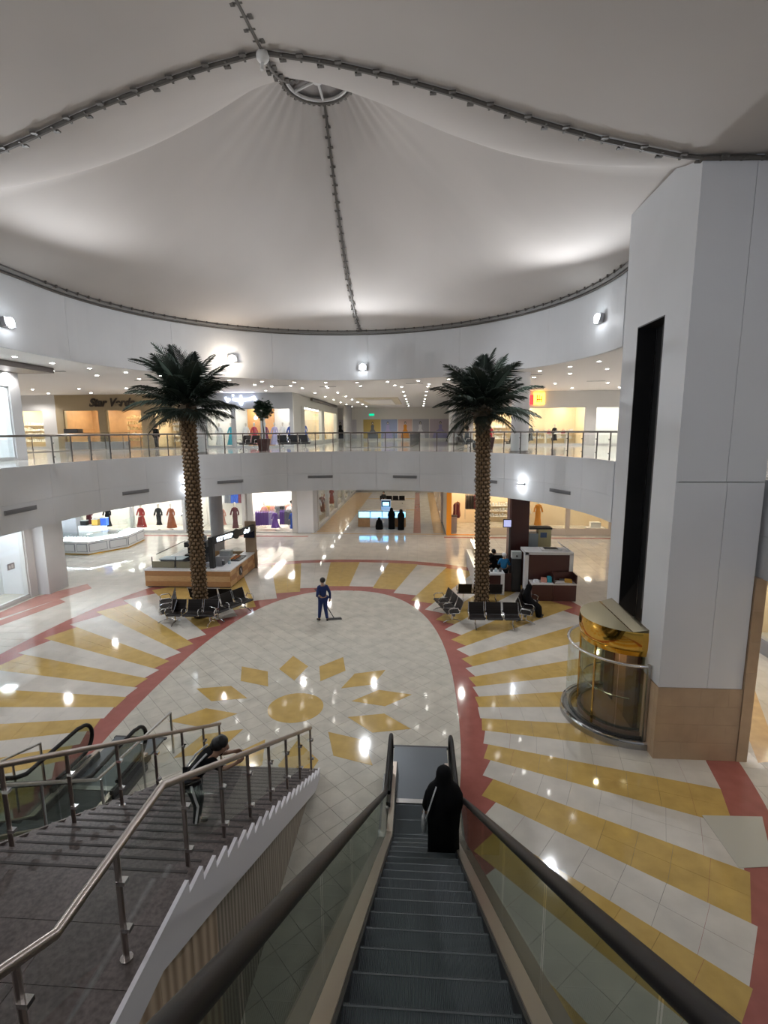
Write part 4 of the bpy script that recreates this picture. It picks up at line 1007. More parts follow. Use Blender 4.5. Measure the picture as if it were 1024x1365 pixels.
for k, c in enumerate(('crimson', 'white', 'crimson')):
    hb = thing('handbag', f'{["left red", "middle pale", "right red"][k]} handbag on the display table of the warm upper shop', 'bag', (9.5+.5*k, 37.85, Z+.85), 0, 'handbags on the display table')
    MB().loft([[(-.14, -.06, 0), (.14, -.06, 0), (.14, .06, 0), (-.14, .06, 0)], [(-.11, -.03, .2), (.11, -.03, .2), (.11, .03, .2), (-.11, .03, .2)]]).build('body', fabric(c), hb); MB().tube([(-.07, 0, .2), (-.04, 0, .3), (.04, 0, .3), (.07, 0, .2)], .01, 6).build('handle', fabric(c), hb)
# upper left near wall
shop('upper shop with tall bright window at the left edge', -16.6, 10.5, Z, 10.1, 3.8, rz=R(90), bays=1, op=(.1, 3.0), facade=PAINT, inner=PAINT2, glow=PANELC, depth=1.8, pier=.55)
mannequin(-17.3, 18.2, Z+.1, 'white', 'in the tall window at the left edge, upper floor', R(90), .4, 1.05)
# upper right beyond the tower
shop('upper shop glimpsed beyond the tower at the right edge', 12.0, 16, Z, 12, 3.8, rz=R(-90), bays=3, op=(.1, 3.0), facade=FRAME, inner=GREYL, glow=PANELG, depth=2)
# walls closing the mall
for nm, b in (('wall_left', (-34, -33.8, -8, 64, 0, 10.2)), ('wall_right', (16.9, 17.1, -8, 64, 0, 10.2)), ('wall_back', (-34, 17, 64.3, 64.5, 0, 12.6)), ('wall_partition', (-31.5, -31.4, 20, 36, 0, 10.2))):
    MB().bb(*b).build(nm, PAINT)['kind'] = 'structure'
# posters at the end of the upper corridor
pw = MB().bb(-14, 5.5, 60.3, 60.6, Z, 10.2).build('wall_back_upper', IWHITE); pw['kind'] = 'structure'
for x0, x1, bg, dc, sk in ((-12.2, -10.7, (.55, .45, .47), 'crimson', 'pale pink poster of a woman in a red gown'), (-10.6, -7.2, (.62, .60, .64), 'black', 'pale grey poster of a woman in black and white'), (-6.4, -4.35, (.60, .44, .13), 'grey', 'yellow poster of a woman in a grey gown'), (-4.3, -2.4, (.30, .36, .55), 'lilac', 'blue poster of a woman in a pale gown'), (-2.3, -.65, (.66, .48, .42), 'orange', 'rose poster of a woman in an orange gown'), (-.6, 1.3, (.45, .45, .50), 'white', 'grey poster of a woman in a white gown'), (1.4, 4.4, (.60, .52, .58), 'lilac', 'lilac poster of a woman in a wide gown')):
    t = thing('wall_poster', sk + ', end wall of the upper corridor', 'poster', ((x0+x1)/2, 60.28, Z), 0, 'gown posters on the end wall')
    w_ = (x1-x0)/2; MB().bb(-w_, w_, -.03, 0, .25, 2.45).build('panel', mat('poster_'+sk[:10], bg, .4), t)
    dcx = rnd.uniform(-.2, .2)*w_
    g = MB(); pr_ = [(w_*.62, .25), (w_*.5, .8), (.16, 1.35), (.2, 1.75), (.06, 1.85)]
    poly = [(dcx+r_, z_) for r_, z_ in pr_] + [(dcx-r_, z_) for r_, z_ in pr_[::-1]]
    g.add([(x_, -.035, z_) for x_, z_ in poly], [tuple(range(len(poly)))]); g.build('printed_gown', fabric(dc), t)
    g = MB(); poly = [(dcx+.12*cos(2*PI*k/14), 2.03+.16*sin(2*PI*k/14)) for k in range(14)]; g.add([(x_, -.034, z_) for x_, z_ in poly], [tuple(range(14))]); g.build('printed_hair', HAIR, t)
    g = MB(); poly = [(dcx+.075*cos(2*PI*k/12), 2.0+.10*sin(2*PI*k/12)) for k in range(12)]; g.add([(x_, -.037, z_) for x_, z_ in poly], [tuple(range(12))]); g.build('printed_face', MANN, t)
# white columns
for x, y, z0, z1, r_, m_, lb_ in ((4.95, 25.3, Z, 10.2, .42, PAINT2, 'a'), (2.9, 42.5, Z, 10.2, .35, PAINT2, 'b'), (-11.0, 25.35, Z, 10.2, .28, PAINT2, 'c'), (-11.9, 28.9, 0, 4.3, .38, GREYL, 'd'), (-7.4, 54, Z, 10.2, .45, GREYL, 'e')):
    o = struct('column', (x, y, z0)); MB().lathe([(r_, 0), (r_, z1-z0)], n=24).build('shaft', m_, o, smooth=True); MB().lathe([(r_+.05, 0), (r_+.05, .12)], n=24).build('base', STEEL, o)
# ------------------------------------------------------------------ lettering
def text(body, size, loc, rot, m, parent=None, shear=0.0, ext=.02, name='lettering', bold=0.0, sx=1.0):
    cu = bpy.data.curves.new(name, 'FONT'); cu.body = body; cu.size = size; cu.extrude = ext; cu.shear = shear; cu.align_x = 'CENTER'; cu.align_y = 'CENTER'; cu.offset = bold
    tmp = bpy.data.objects.new('tmp', cu); COL.objects.link(tmp); dg = bpy.context.evaluated_depsgraph_get(); dg.update()
    me = bpy.data.meshes.new_from_object(tmp.evaluated_get(dg)); bpy.data.objects.remove(tmp)
    me.materials.clear(); me.materials.append(m); me.name = name
    o = bpy.data.objects.new(name, me); COL.objects.link(o); o.location = loc; o.rotation_euler = rot; o.scale = (sx, 1, 1)
    if parent: o.parent = parent
    return o
def sign(name, label, loc, rz=0): return thing(name, label, 'sign', loc, rz)
s_ = sign('shop_sign', 'dark script lettering Star Verde on the beige facade', (-21.75, 35.44, 9.62)); text('Star Verde', .78, (0, -.03, 0), (R(90), 0, 0), mat('sign_dark', (.045, .03, .02), .5), s_, shear=.35, bold=.03, sx=.98)
s_ = sign('shop_sign', 'small gold and dark emblem right of the script sign', (-18.0, 35.44, 9.62)); MB().tube([(-.35, -.03, .1), (-.2, -.03, -.15), (0, -.03, .15), (.15, -.03, -.05)], .04, 6).build('gold_stroke', GOLD, s_); MB().tube([(.45, -.03, .12), (.95, -.03, .05), (.8, -.03, -.15), (.5, -.03, -.1)], .05, 6).build('dark_stroke', MATS['sign_dark'], s_)
BW = mat('sign_blue_white', (1, 1, 1), emit=(.72, .78, 1), es=9)
s_ = sign('shop_sign', 'glowing blue-white flowing script on the grey facade', (-12.35, 35.5, 9.72)); MB().tube([(-1.1, -.04, .18), (-.95, -.04, -.1), (-.8, -.04, .08)], .07, 6).build('stroke', BW, s_); MB().tube([(-.55, -.04, .05), (-.2, -.04, -.02), (.2, -.04, 0), (.7, -.04, .05), (.95, -.04, .18), (1.05, -.04, -.02)], .09, 6).build('stroke', BW, s_); MB().tube([(.02, -.04, .3), (0, -.04, -.32)], [.05, .11], 6).build('stroke', BW, s_); MB().ball((-.55, -.04, .32), .06, 8, 5).build('dot', BW, s_)
s_ = sign('shop_sign', 'small glowing blue-white sign on the far left upper shop', (-29.2, 35.49, 9.0)); MB().bb(-.5, -.36, -.05, -.02, -.25, .25).bb(-.2, .0, -.05, -.02, .0, .25).bb(.1, .24, -.05, -.02, -.25, .25).build('stroke', BW, s_, kind='stuff')
s_ = sign('shop_sign', 'glowing red and yellow sign above the warm upper shop', (8.1, 36.98, 9.62)); MB().bb(-.75, 0, -.12, 0, -.35, .3).build('red_panel', mat('sign_red', (.8, .02, .02), emit=(1, .03, .03), es=2.0), s_); MB().bb(0, .75, -.12, 0, -.35, .45).build('yellow_panel', mat('sign_yellow', (1, .55, .05), emit=(1, .55, .05), es=4.0), s_)
MB().bb(.2, .26, -.14, -.12, -.2, .3).bb(.34, .4, -.14, -.12, -.2, .3).bb(.2, .55, -.14, -.12, -.05, .01).bb(.5, .56, -.14, -.12, -.2, .2).build('marks', mat('sign_red2', (.7, .12, .01), .5), s_, kind='stuff')
s_ = sign('exit_sign', 'small green exit pictogram sign above the gown posters', (-5.4, 60.3, 9.4)); MB().bb(-.3, .3, -.05, 0, -.12, .12).build('panel', mat('exit_green', (.0, .3, .12), emit=(0, .5, .25), es=1), s_)

MB().bb(-16.9, -15.2, 15.0, 20.9, 9.98, 10.19).build('trim_6', FRAMED)['kind'] = 'structure'
# ================================================================== PEOPLE
def skinned(name, m, parent, joints, edges, sub=2):
    names = list(joints); idx = {n: i for i, n in enumerate(names)}
    me = bpy.data.meshes.new(name); me.from_pydata([joints[n][0] for n in names], [(idx[a], idx[b]) for a, b in edges], []); me.update()
    o = bpy.data.objects.new(name, me); COL.objects.link(o)
    md = o.modifiers.new('skin', 'SKIN'); md.use_smooth_shade = True
    if not me.skin_vertices:
        bm = bmesh.new(); bm.from_mesh(me); bm.verts.layers.skin.verify(); bm.to_mesh(me); bm.free()
    for n in names:
        sv = me.skin_vertices[0].data[idx[n]]; r_ = joints[n][1]; sv.radius = (r_, r_) if not isinstance(r_, tuple) else r_
    me.skin_vertices[0].data[0].use_root = True
    s2 = o.modifiers.new('sub', 'SUBSURF'); s2.levels = sub; s2.render_levels = sub
    dg = bpy.context.evaluated_depsgraph_get(); dg.update()
    bk = bpy.data.meshes.new_from_object(o.evaluated_get(dg)); bpy.data.objects.remove(o)
    bk.materials.clear(); bk.materials.append(m); bk.name = name
    for p in bk.polygons: p.use_smooth = True
    r = bpy.data.objects.new(name, bk); COL.objects.link(r); r.parent = parent; return r
def base_pose():
    J = {'pelvis': ((0, 0, .96), .125), 'spine': ((0, 0, 1.14), .115), 'chest': ((0, .0, 1.33), .135), 'neck': ((0, 0, 1.47), .055), 'jaw': ((0, .02, 1.55), .065), 'head': ((0, .015, 1.63), .092), 'crown': ((0, .0, 1.68), .072), 'nose': ((0, .125, 1.60), .016)}
    for s, e in (('l', -1), ('r', 1)):
        J.update({s+'sh': ((e*.17, 0, 1.40), .06), s+'el': ((e*.23, -.02, 1.12), .043), s+'wr': ((e*.25, .04, .88), .028), s+'pa': ((e*.25, .06, .81), .032), s+'hp': ((e*.09, 0, .90), .095), s+'kn': ((e*.10, .02, .50), .06), s+'an': ((e*.10, -.01, .09), .042), s+'to': ((e*.11, .13, .035), .034)})
    return J
EB = [('pelvis', 'spine'), ('spine', 'chest'), ('chest', 'neck'), ('neck', 'jaw'), ('jaw', 'head'), ('head', 'crown'), ('head', 'nose')]
for s in 'lr': EB += [('chest', s+'sh'), (s+'sh', s+'el'), (s+'el', s+'wr'), (s+'wr', s+'pa'), ('pelvis', s+'hp'), (s+'hp', s+'kn'), (s+'kn', s+'an'), (s+'an', s+'to')]
def add_fingers(J, E_, s, dirv=None):
    w_ = Vector(J[s+'wr'][0]); p = Vector(J[s+'pa'][0]); d = (p-w_).normalized(); a_ = d.cross(Vector((0, 1, .2))).normalized(); c = d.cross(a_).normalized()
    for i, (off, L_) in enumerate(((-.027, .062), (-.009, .072), (.009, .068), (.027, .055))):
        b = p+a_*off+d*.02; m_ = b+d*L_*.5+c*.008; t = b+d*L_+c*.03
        J[f'{s}f{i}b'] = (tuple(b), .010); J[f'{s}f{i}m'] = (tuple(m_), .009); J[f'{s}f{i}t'] = (tuple(t), .008)
        E_ += [(s+'pa', f'{s}f{i}b'), (f'{s}f{i}b', f'{s}f{i}m'), (f'{s}f{i}m', f'{s}f{i}t')]
    b = p+a_*-.038-d*.03; t = b+a_*-.03+d*.04
    J[s+'tb'] = (tuple(b), .011); J[s+'tt'] = (tuple(t), .009); E_ += [(s+'wr', s+'tb'), (s+'tb', s+'tt')]
def human(label, loc, rz, mods, clothes, hair='short', scale=1.0, hairm=HAIR, shoes=BLACKM):
    t = thing('person', label, 'person', loc, rz); t.scale = (scale,)*3
    J = base_pose()
    for k, v in mods.items(): J[k] = (v, J[k][1])
    E_ = list(EB)
    for s in 'lr': add_fingers(J, E_, s)
    skinned('body', SKIN, t, J, E_)
    for nm, m_, keys, grow in clothes:
        JJ = {k: (J[k][0], J[k][1]*grow+.012) for k in keys}; ee = [(a, b) for a, b in EB if a in JJ and b in JJ]
        skinned(nm, m_, t, JJ, ee)
    h = Vector(J['head'][0]); c = Vector(J['crown'][0]); n_ = Vector(J['nose'][0]); f_ = (n_-h).normalized(); u_ = (c-Vector(J['jaw'][0])).normalized(); side = f_.cross(u_).normalized()
    hb = MB(); q = c-f_*.03-u_*.015
    hb.ball(tuple(q), .112, 14, 9); hb.build('hair', hairm, t, smooth=True)
    for e in (-1, 1):
        p = h+f_*.088+side*e*.034+u_*.0; MB().ball(tuple(p), .011, 8, 5).build('eye', HAIR, t)
        p = h+side*e*.09-f_*.005; MB().ball(tuple(p), .02, 8, 5, sx=.5).build('ear', SKIN, t)
        a_ = Vector(J[('l' if e < 0 else 'r')+'an'][0]); o = Vector(J[('l' if e < 0 else 'r')+'to'][0])
        mb = MB(); mb.tube([tuple(a_+Vector((0, 0, -.045))-(o-a_).normalized()*.04), tuple((a_+o)/2+Vector((0, 0, -.012))), tuple(o+(o-a_)*.15)], [.045, .048, .035], 8); mb.build('shoe', shoes, t, smooth=True)
    m_ = h+f_*.083-u_*.05; MB().box(m_.x, m_.y, m_.z, .04, .012, .008, rz=math.atan2(f_.y, f_.x)-PI/2).build('mouth', mat('lip', (.25, .09, .07), .5), t)
    return t
LEGS = ['pelvis'] + [s+k for s in 'lr' for k in ('hp', 'kn', 'an')]
TORSO = ['neck', 'spine', 'pelvis', 'chest', 'lsh', 'rsh', 'lel', 'rel', 'lwr', 'rwr']
TSHIRT = ['neck', 'spine', 'pelvis', 'chest', 'lsh', 'rsh', 'lel', 'rel']
# the cleaner on the oval, pushing a dust mop
human('person in dark blue coveralls standing on the oval with a dust mop', (-3.75, 19.2, 0), R(28),
      {'lel': (-.25, -.08, 1.14), 'lwr': (-.22, .10, 1.02), 'lpa': (-.19, .15, 1.00), 'rel': (.27, -.08, 1.13), 'rwr': (.28, -.05, .88), 'rpa': (.27, -.02, .82), 'lkn': (-.12, .05, .5), 'lan': (-.16, .06, .09), 'lto': (-.19, .19, .035), 'ran': (.12, -.12, .09), 'rto': (.15, .0, .035), 'head': (0, .05, 1.62), 'nose': (-.04, .15, 1.57), 'jaw': (0, .04, 1.54), 'crown': (.0, .045, 1.68)},
      [('coverall_legs', BLUEC, LEGS, 1.18), ('coverall_top', BLUEC, TORSO, 1.12)])
mp = thing('dust_mop', 'grey flat dust mop with thin handle beside the person in blue', 'mop', (-3.35, 19.35, 0))
MB().loft([[(-.32, -.08, .0), (.32, -.08, .0), (.32, .08, .0), (-.32, .08, .0)], [(-.28, -.05, .06), (.28, -.05, .06), (.28, .05, .06), (-.28, .05, .06)]]).build('mop_head', mat('mop_grey', (.12, .12, .12), .9), mp).rotation_euler = (0, 0, .2)
MB().tube([(0, 0, .06), (-.50, -.12, 1.02), (-.72, -.17, 1.32)], .02, 6).build('handle', GREYM, mp)
# robed women
def robed(label, loc, rz, H_=1.6, scale=1.0, prof=None, bend=0.0, sit=False, extra=None):
    t = thing('person', label, 'person', loc, rz); t.scale = (scale,)*3; k = H_/1.6
    P_ = prof or [(0.0, .25, .20, 0), (.25, .245, .20, 0), (.55, .24, .19, 0), (.85, .265, .19, 0), (1.02, .30, .20, 0), (1.16, .29, .185, 0), (1.28, .235, .16, .0), (1.35, .155, .135, .0), (1.42, .125, .13, .01), (1.50, .122, .135, .01), (1.56, .105, .115, .01), (1.60, .06, .07, .01), (1.612, .01, .01, .01)]
    rings = []
    for z, rx, ry, cy in P_:
        rg = []
        for i in range(28):
            a_ = 2*PI*i/28; fl = 1+.05*cos(7*a_+z*2)*max(0, 1-z)
            rg.append((rx*cos(a_)*fl, ry*sin(a_)*fl+cy, z*k))
        rings.append(rg)
    MB().loft(rings).build('robe', BLACKC, t, smooth=True)
    return t
lady = robed('woman in a black robe and veil riding the escalator down, seen from behind', (.42, 7.05, .845), 0, 1.58)
J = {'sh': ((-.22, 0, 1.22), .055), 'el': ((-.29, -.05, .98), .05), 'wr': ((-.27, .06, .80), .03), 'pa': ((-.26, .09, .75), .032)}
Jc = dict(J); E_ = [('sh', 'el'), ('el', 'wr'), ('wr', 'pa')]
Jf = {'wr': J['wr'], 'pa': J['pa']}; Ef = [('wr', 'pa')]; Jx = {'lwr': J['wr'], 'lpa': J['pa']}; Ex = [('lwr', 'lpa')]; add_fingers(Jx, Ex, 'l')
skinned('hand', SKIN, lady, Jx, Ex); skinned('sleeve', BLACKC, lady, {k: v for k, v in J.items() if k != 'pa'}, [('sh', 'el'), ('el', 'wr')])
bag = thing('shoulder_bag', 'white strap and grey-white bag at the left side of the escalator woman', 'bag', (.42, 7.05, .845))
MB().loft([[(-.30-.04*cos(a_)*q, .02+.11*sin(a_)*q, zz) for a_ in [2*PI*i/14 for i in range(14)]] for zz, q in ((.50, .8), (.56, 1.1), (.68, 1.0), (.74, .6))]).build('body', mat('bag_grey', (.45, .46, .48), .4), bag, smooth=True)
MB().tube([(-.285, -.05, .70), (-.235, -.185, 1.0), (-.17, -.17, 1.22), (-.12, -.10, 1.33)], .012, 6).build('strap', WHITEC, bag)
MB().tube([(-.30, .02+.08*cos(a_), .72+.10*sin(a_)) for a_ in [PI*i/8 for i in range(9)]], .012, 6).build('handle', WHITEC, bag)
# three at the far blue-lit kiosk
robed('woman in black at the blue-lit kiosk, left of the two standing', (-2.0, 38.55, 0), .2, 1.66); robed('woman in black at the blue-lit kiosk, right of the two standing', (-1.25, 38.2, 0), .5, 1.60)
robed('small figure in black sitting low before the blue-lit kiosk', (-2.95, 38.45, 0), 0, .95, prof=[(0, .28, .30, 0), (.35, .30, .30, 0), (.8, .26, .24, 0), (1.15, .2, .17, 0), (1.25, .12, .13, 0), (1.45, .12, .13, 0), (1.58, .06, .06, 0), (1.6, .01, .01, 0)])
# seated veiled woman by the right palm
sw = robed('veiled woman in black sitting on the seats right of the right palm', (4.52, 20.18, .02), R(70)+PI, 1.6, prof=[(0.0, .17, .12, .45), (.22, .19, .14, .42), (.40, .23, .24, .30), (.52, .24, .30, .14), (.62, .24, .24, .0), (.78, .23, .17, -.06), (.95, .22, .15, -.06), (1.06, .15, .13, -.03), (1.12, .115, .12, .0), (1.22, .11, .125, .02), (1.29, .07, .08, .02), (1.31, .01, .01, .02)])
for e in (-1, 1): MB().tube([(e*.1, .45, .05), (e*.1, .62, .035)], [.04, .03], 8).build('shoe', BLACKM, sw)
SIT = {'pelvis': (0, 0, .52), 'spine': (0, 0, .70), 'chest': (0, .02, .90), 'neck': (0, .03, 1.04), 'jaw': (0, .06, 1.12), 'head': (0, .06, 1.20), 'crown': (0, .04, 1.25), 'nose': (0, .17, 1.16), 'lsh': (-.17, .02, .97), 'rsh': (.17, .02, .97), 'lel': (-.24, .05, .72), 'rel': (.24, .05, .72), 'lwr': (-.16, .27, .62), 'rwr': (.16, .27, .62), 'lpa': (-.12, .33, .61), 'rpa': (.12, .33, .61), 'lhp': (-.09, .04, .50), 'rhp': (.09, .04, .50), 'lkn': (-.12, .44, .50), 'rkn': (.12, .44, .50), 'lan': (-.12, .46, .09), 'ran': (.12, .46, .09), 'lto': (-.12, .60, .035), 'rto': (.12, .60, .035)}
human('person in dark clothes sitting on the far seats beyond the blue-lit kiosk', (-3.5, 52.0, 0), PI, SIT, [('trousers', BLACKC, LEGS, 1.2), ('shirt', mat('dark_shirt', (.03, .03, .03), .8), TORSO, 1.15)])
human('person in grey sitting on the upper floor, half hidden by the right palm trunk', (2.72, 28.75, 6.4), R(280), SIT, [('trousers', mat('grey_trousers', (.16, .17, .18), .8), LEGS, 1.2), ('shirt', mat('grey_shirt', (.2, .21, .22), .8), TORSO, 1.15)])
human('person with white cap and bright blue shirt working behind the brown kiosk', (4.12, 23.75, 0), R(-12), {'lel': (-.27, .05, 1.15), 'lwr': (-.2, .28, 1.10), 'lpa': (-.19, .34, 1.10), 'rel': (.27, .03, 1.14), 'rwr': (.2, .27, 1.05), 'rpa': (.19, .33, 1.05)}, [('trousers', BLACKC, LEGS, 1.2), ('shirt', TEAL, TSHIRT, 1.25)], hairm=WHITEC)
human('person all in black bending over the counter behind the right palm', (3.55, 24.6, 0), R(-70), {'chest': (0, .12, 1.32), 'neck': (0, .2, 1.43), 'jaw': (0, .25, 1.5), 'head': (0, .27, 1.56), 'crown': (0, .25, 1.62), 'nose': (0, .37, 1.51), 'lsh': (-.17, .14, 1.38), 'rsh': (.17, .14, 1.38), 'lel': (-.26, .25, 1.15), 'lwr': (-.2, .45, 1.1), 'lpa': (-.19, .51, 1.1), 'rel': (.26, .25, 1.15), 'rwr': (.2, .45, 1.1), 'rpa': (.19, .51, 1.1)}, [('trousers', BLACKC, LEGS, 1.2), ('shirt', BLACKC, TORSO, 1.2)])
human('person in black standing before the golden shelf bay, upper floor', (-18.1, 34.4, 6.4), R(160), {}, [('trousers', BLACKC, LEGS, 1.25), ('coat', BLACKC, TORSO, 1.35)], scale=.92)
# the child on the stairs, leaning over the near railing
girl = human('child with black hair leaning on the near stair railing, black top with white stripes', (-2.86, 5.92, stair_z(5.92)), R(-70),
      {'pelvis': (0, -.14, .92), 'spine': (0, -.04, 1.06), 'chest': (0, .14, 1.20), 'neck': (0, .27, 1.28), 'jaw': (0, .33, 1.31), 'head': (0, .37, 1.38), 'crown': (0, .37, 1.45), 'nose': (0, .46, 1.31),
       'lsh': (-.15, .16, 1.26), 'rsh': (.15, .16, 1.26), 'lel': (-.22, .34, 1.10), 'lwr': (-.12, .52, 1.17), 'lpa': (-.08, .60, 1.19), 'rel': (.24, .36, 1.12), 'rwr': (.20, .54, 1.15), 'rpa': (.17, .62, 1.17),
       'lhp': (-.09, -.14, .87), 'rhp': (.09, -.14, .87), 'lkn': (-.1, -.05, .48), 'rkn': (.1, -.06, .48), 'lan': (-.1, -.12, .09), 'ran': (.1, -.12, .09), 'lto': (-.11, .02, .035), 'rto': (.11, .02, .035)},
      [('trousers', BLACKC, LEGS, 1.15), ('top', BLACKC, TSHIRT, 1.12)], scale=.82)
for e in (-1, 1):
    MB().tube([(e*.155, -.22, 1.02), (e*.17, -.08, 1.20), (e*.13, .12, 1.365)], .016, 6).build('white_stripe', WHITEC, girl)
    MB().tube([(e*.185, -.14, .90), (e*.165, -.06, .5), (e*.145, -.12, .14)], .022, 6).build('white_stripe', WHITEC, girl)
MB().ball((0, .22, 1.40), .07, 10, 6).ball((0, .29, 1.43), .115, 14, 8).build('hair_bun', HAIR, girl, smooth=True)

# ================================================================== KIOSKS
def cbox(t, nm, m, *b, **k): return MB().bb(*b).build(nm, m, t, world=True, **k)
# wooden cafe kiosk, left
k1 = thing('wooden_kiosk', 'pale wood striped island kiosk with white worktop left of the oval', 'kiosk', (-11.2, 25.2, 0))
xa, xb, ya, yb = -13.3, -9.05, 23.2, 27.4
bandc = (WOODD, WOODL, WOODD)
for i in range(3):
    z0 = .06+i*.26; z1 = z0+.255
    for j in range(3):
        x0 = xa+(xb-xa)*j/3; x1 = xa+(xb-xa)*(j+1)/3-.003
        cbox(k1, 'front_plank', bandc[(i+(j == 1 and i == 2)) % 3], x0, x1, ya-.02, ya+.03, z0, z1)
    for j in range(5):
        y0 = ya+(yb-ya)*j/5; y1 = ya+(yb-ya)*(j+1)/5-.003
        cbox(k1, 'side_plank', (WOODL, WOODD)[(i+j) % 2], xb-.03, xb+.02, y0, y1, z0, z1)
        cbox(k1, 'side_plank', (WOODL, WOODD)[(i+j) % 2], xa-.02, xa+.03, y0, y1, z0, z1)
    cbox(k1, 'back_plank', (WOODL, WOODD)[i % 2], xa, xb, yb-.03, yb+.02, z0, z1)
cbox(k1, 'plinth', BLACKM, xa+.04, xb-.04, ya+.04, yb-.04, 0, .06)
for b in ((xa-.04, xb+.04, ya-.04, ya+.62), (xa-.04, xa+.62, ya+.62, yb+.04), (xb-.62, xb+.04, ya+.62, yb+.04)): cbox(k1, 'worktop', WHITEL, *b, .84, .91)
for b in ((xa+.05, xb-.05, ya+.58, ya+.6, .06, .84), (xb-.6, xb-.58, ya+.6, yb-.05, .06, .84)): cbox(k1, 'inner_panel', WHITEL, *b)
# sign portal
cbox(k1, 'portal_post', BLACKM, -10.15, -9.93, 23.45, 23.7, .91, 2.45)
mb = MB().box(-9.42, 25.1, 2.32, .16, 3.45, .34, rz=R(-15)); p_ = mb.build('portal_beam', BLACKM, k1, world=True)
cbox(k1, 'screen_wall', mat('tan_board', (.36, .26, .17), .5), -9.5, -8.9, 26.85, 26.95, .0, 2.65); cbox(k1, 'monitor', mat('navy_screen', (.01, .012, .035), .2), -9.55, -8.95, 26.76, 26.84, 1.75, 2.2)
SG = mat('kiosk_sign_glow', (1, 1, 1), emit=(.75, .85, 1), es=4.5)
bx = lambda s, off=-.09: (Vector((-9.42, 25.1, 2.32))+Matrix.Rotation(R(-15), 3, 'Z') @ Vector((off, s, 0)))
def on_beam(body, s, size):
    q = bx(s, .09); o = text(body, size, (q.x+11.2, q.y-25.2, q.z), (R(90), 0, R(75)), SG, k1, ext=.006, name='lettering', bold=.008); return o
ontxt = on_beam('SKY SHOP', -.95, .28); ontxt2 = on_beam('قهوة', .95, .26)
q = bx(0, .1); MB().lathe([(.26, -.03), (.26, .03)], n=24).build('round_badge', BLACKM, k1).matrix_basis = Matrix.Translation((q.x+11.2, q.y-25.2, q.z)) @ Matrix.Rotation(R(-15), 4, 'Z') @ Matrix.Rotation(R(90), 4, 'Y')
for yy in (24.6,):
    bd_ = MB().lathe([(.24, -.015), (.24, .015)], n=28).build('round_badge', BLACKM, k1); bd_.matrix_basis = Matrix.Translation((xb+.03+11.2, yy-25.2, .5)) @ Matrix.Rotation(R(90), 4, 'Y')
    MB().box(xb+.05, yy, .5, .01, .07, .30, rx=.5).build('badge_mark', WHITEL, k1, world=True)
# things on the kiosk
def small(name, label, cat, loc, rz=0, group=None): return thing(name, label, cat, loc, rz, group)
GR = mat('tinted_khaki', (.20, .18, .12), .35); BG = mat('bluish_case', (.42, .52, .58), .25)
for i, (x0, x1) in enumerate(((-13.05, -11.95), (-11.85, -10.95))):
    o = small('front_guard', f'{("left", "right")[i]} khaki front guard board on the wooden kiosk top', 'board', ((x0+x1)/2, 23.5, .91)); MB().bb(-(x1-x0)/2, (x1-x0)/2, -.015, .015, 0, .32).build('board', GR, o); MB().bb(-(x1-x0)/2-.03, -(x1-x0)/2, -.02, .02, 0, .55).build('stay', BLACKM, o)
o = small('cold_case', 'low pale blue glass case behind the khaki guards', 'case', (-12.2, 24.0, .91)); MB().bb(-.55, .55, -.3, .3, 0, .35).build('body', GREYM, o); MB().bb(-.6, .6, -.34, .34, .35, .39).build('lid', BG, o)
o = small('coffee_machine', 'big black coffee machine in the middle of the wooden kiosk', 'coffee machine', (-11.55, 25.4, .0)); o.scale = (1.2, 1.2, 1.22); MB().bb(-.55, .55, -.35, .35, 0, .88).build('cabinet', GREYM, o); MB().bb(-.48, .48, -.3, .3, .88, .98).bb(-.48, .48, 0, .3, .98, 1.45).bb(-.5, .5, -.28, .3, 1.3, 1.5).build('body', BLACKM, o)
for e in (-.25, .05, .3): MB().tube([(e, -.15, 1.3), (e, -.15, 1.2)], .04, 8).tube([(e, -.15, 1.22), (e, -.34, 1.2)], .018, 6).build('group_handle', CHROME, o)
MB().lathe([(.10, 1.5), (.13, 1.85)], -.3, .05, 10).build('hopper', GREYM, o); MB().lathe([(.08, 1.5), (.11, 1.75)], .3, .05, 10).build('hopper', GREYL, o)
o = small('glass_screen', 'slanted glass screen along the left side of the wooden kiosk', 'screen', (-13.1, 25.6, .91)); MB().bb(-.01, .01, -1.6, 1.6, 0, .55).build('pane', GLASS, o); MB().tube([(0, -1.6, .55), (0, 1.6, .55)], .02, 6).build('top_rail', GREYM, o)
o = small('espresso_table', 'white side counter with pale machine behind the left palm trunk', 'counter', (-10.4, 26.3, 0)); MB().bb(-.5, .5, -.3, .3, 0, .86).build('body', WHITEL, o); MB().bb(-.3, .3, -.2, .2, .86, 1.15).build('machine', mat('ice_machine', (.55, .58, .60), .3), o)
for i, (x, y, c, h_) in enumerate(((-9.75, 24.2, 'tin', .22), (-9.5, 24.35, 'glass', .18), (-10.5, 23.5, 'tray', .1), (-10.3, 23.85, 'box', .2))):
    o = small('counter_'+c, ('dark round tin right of the portal post', 'small glass jar right of the portal post', 'steel tray left of the portal post', 'grey box left of the portal post')[i], c, (x, y, .91))
    if c in ('tin', 'glass'): MB().lathe([(.07, 0), (.075, h_*.5), (.07, h_)], n=12).build('body', GREYM if c == 'tin' else BG, o); MB().lathe([(.075, h_), (.05, h_+.03)], n=12).build('lid', CHROME, o)
    else: MB().loft([[(-.16, -.12, 0), (.16, -.12, 0), (.16, .12, 0), (-.16, .12, 0)], [(-.18, -.14, h_), (.18, -.14, h_), (.18, .14, h_), (-.18, .14, h_)]]).build('body', CHROME if c == 'tray' else GREYL, o)
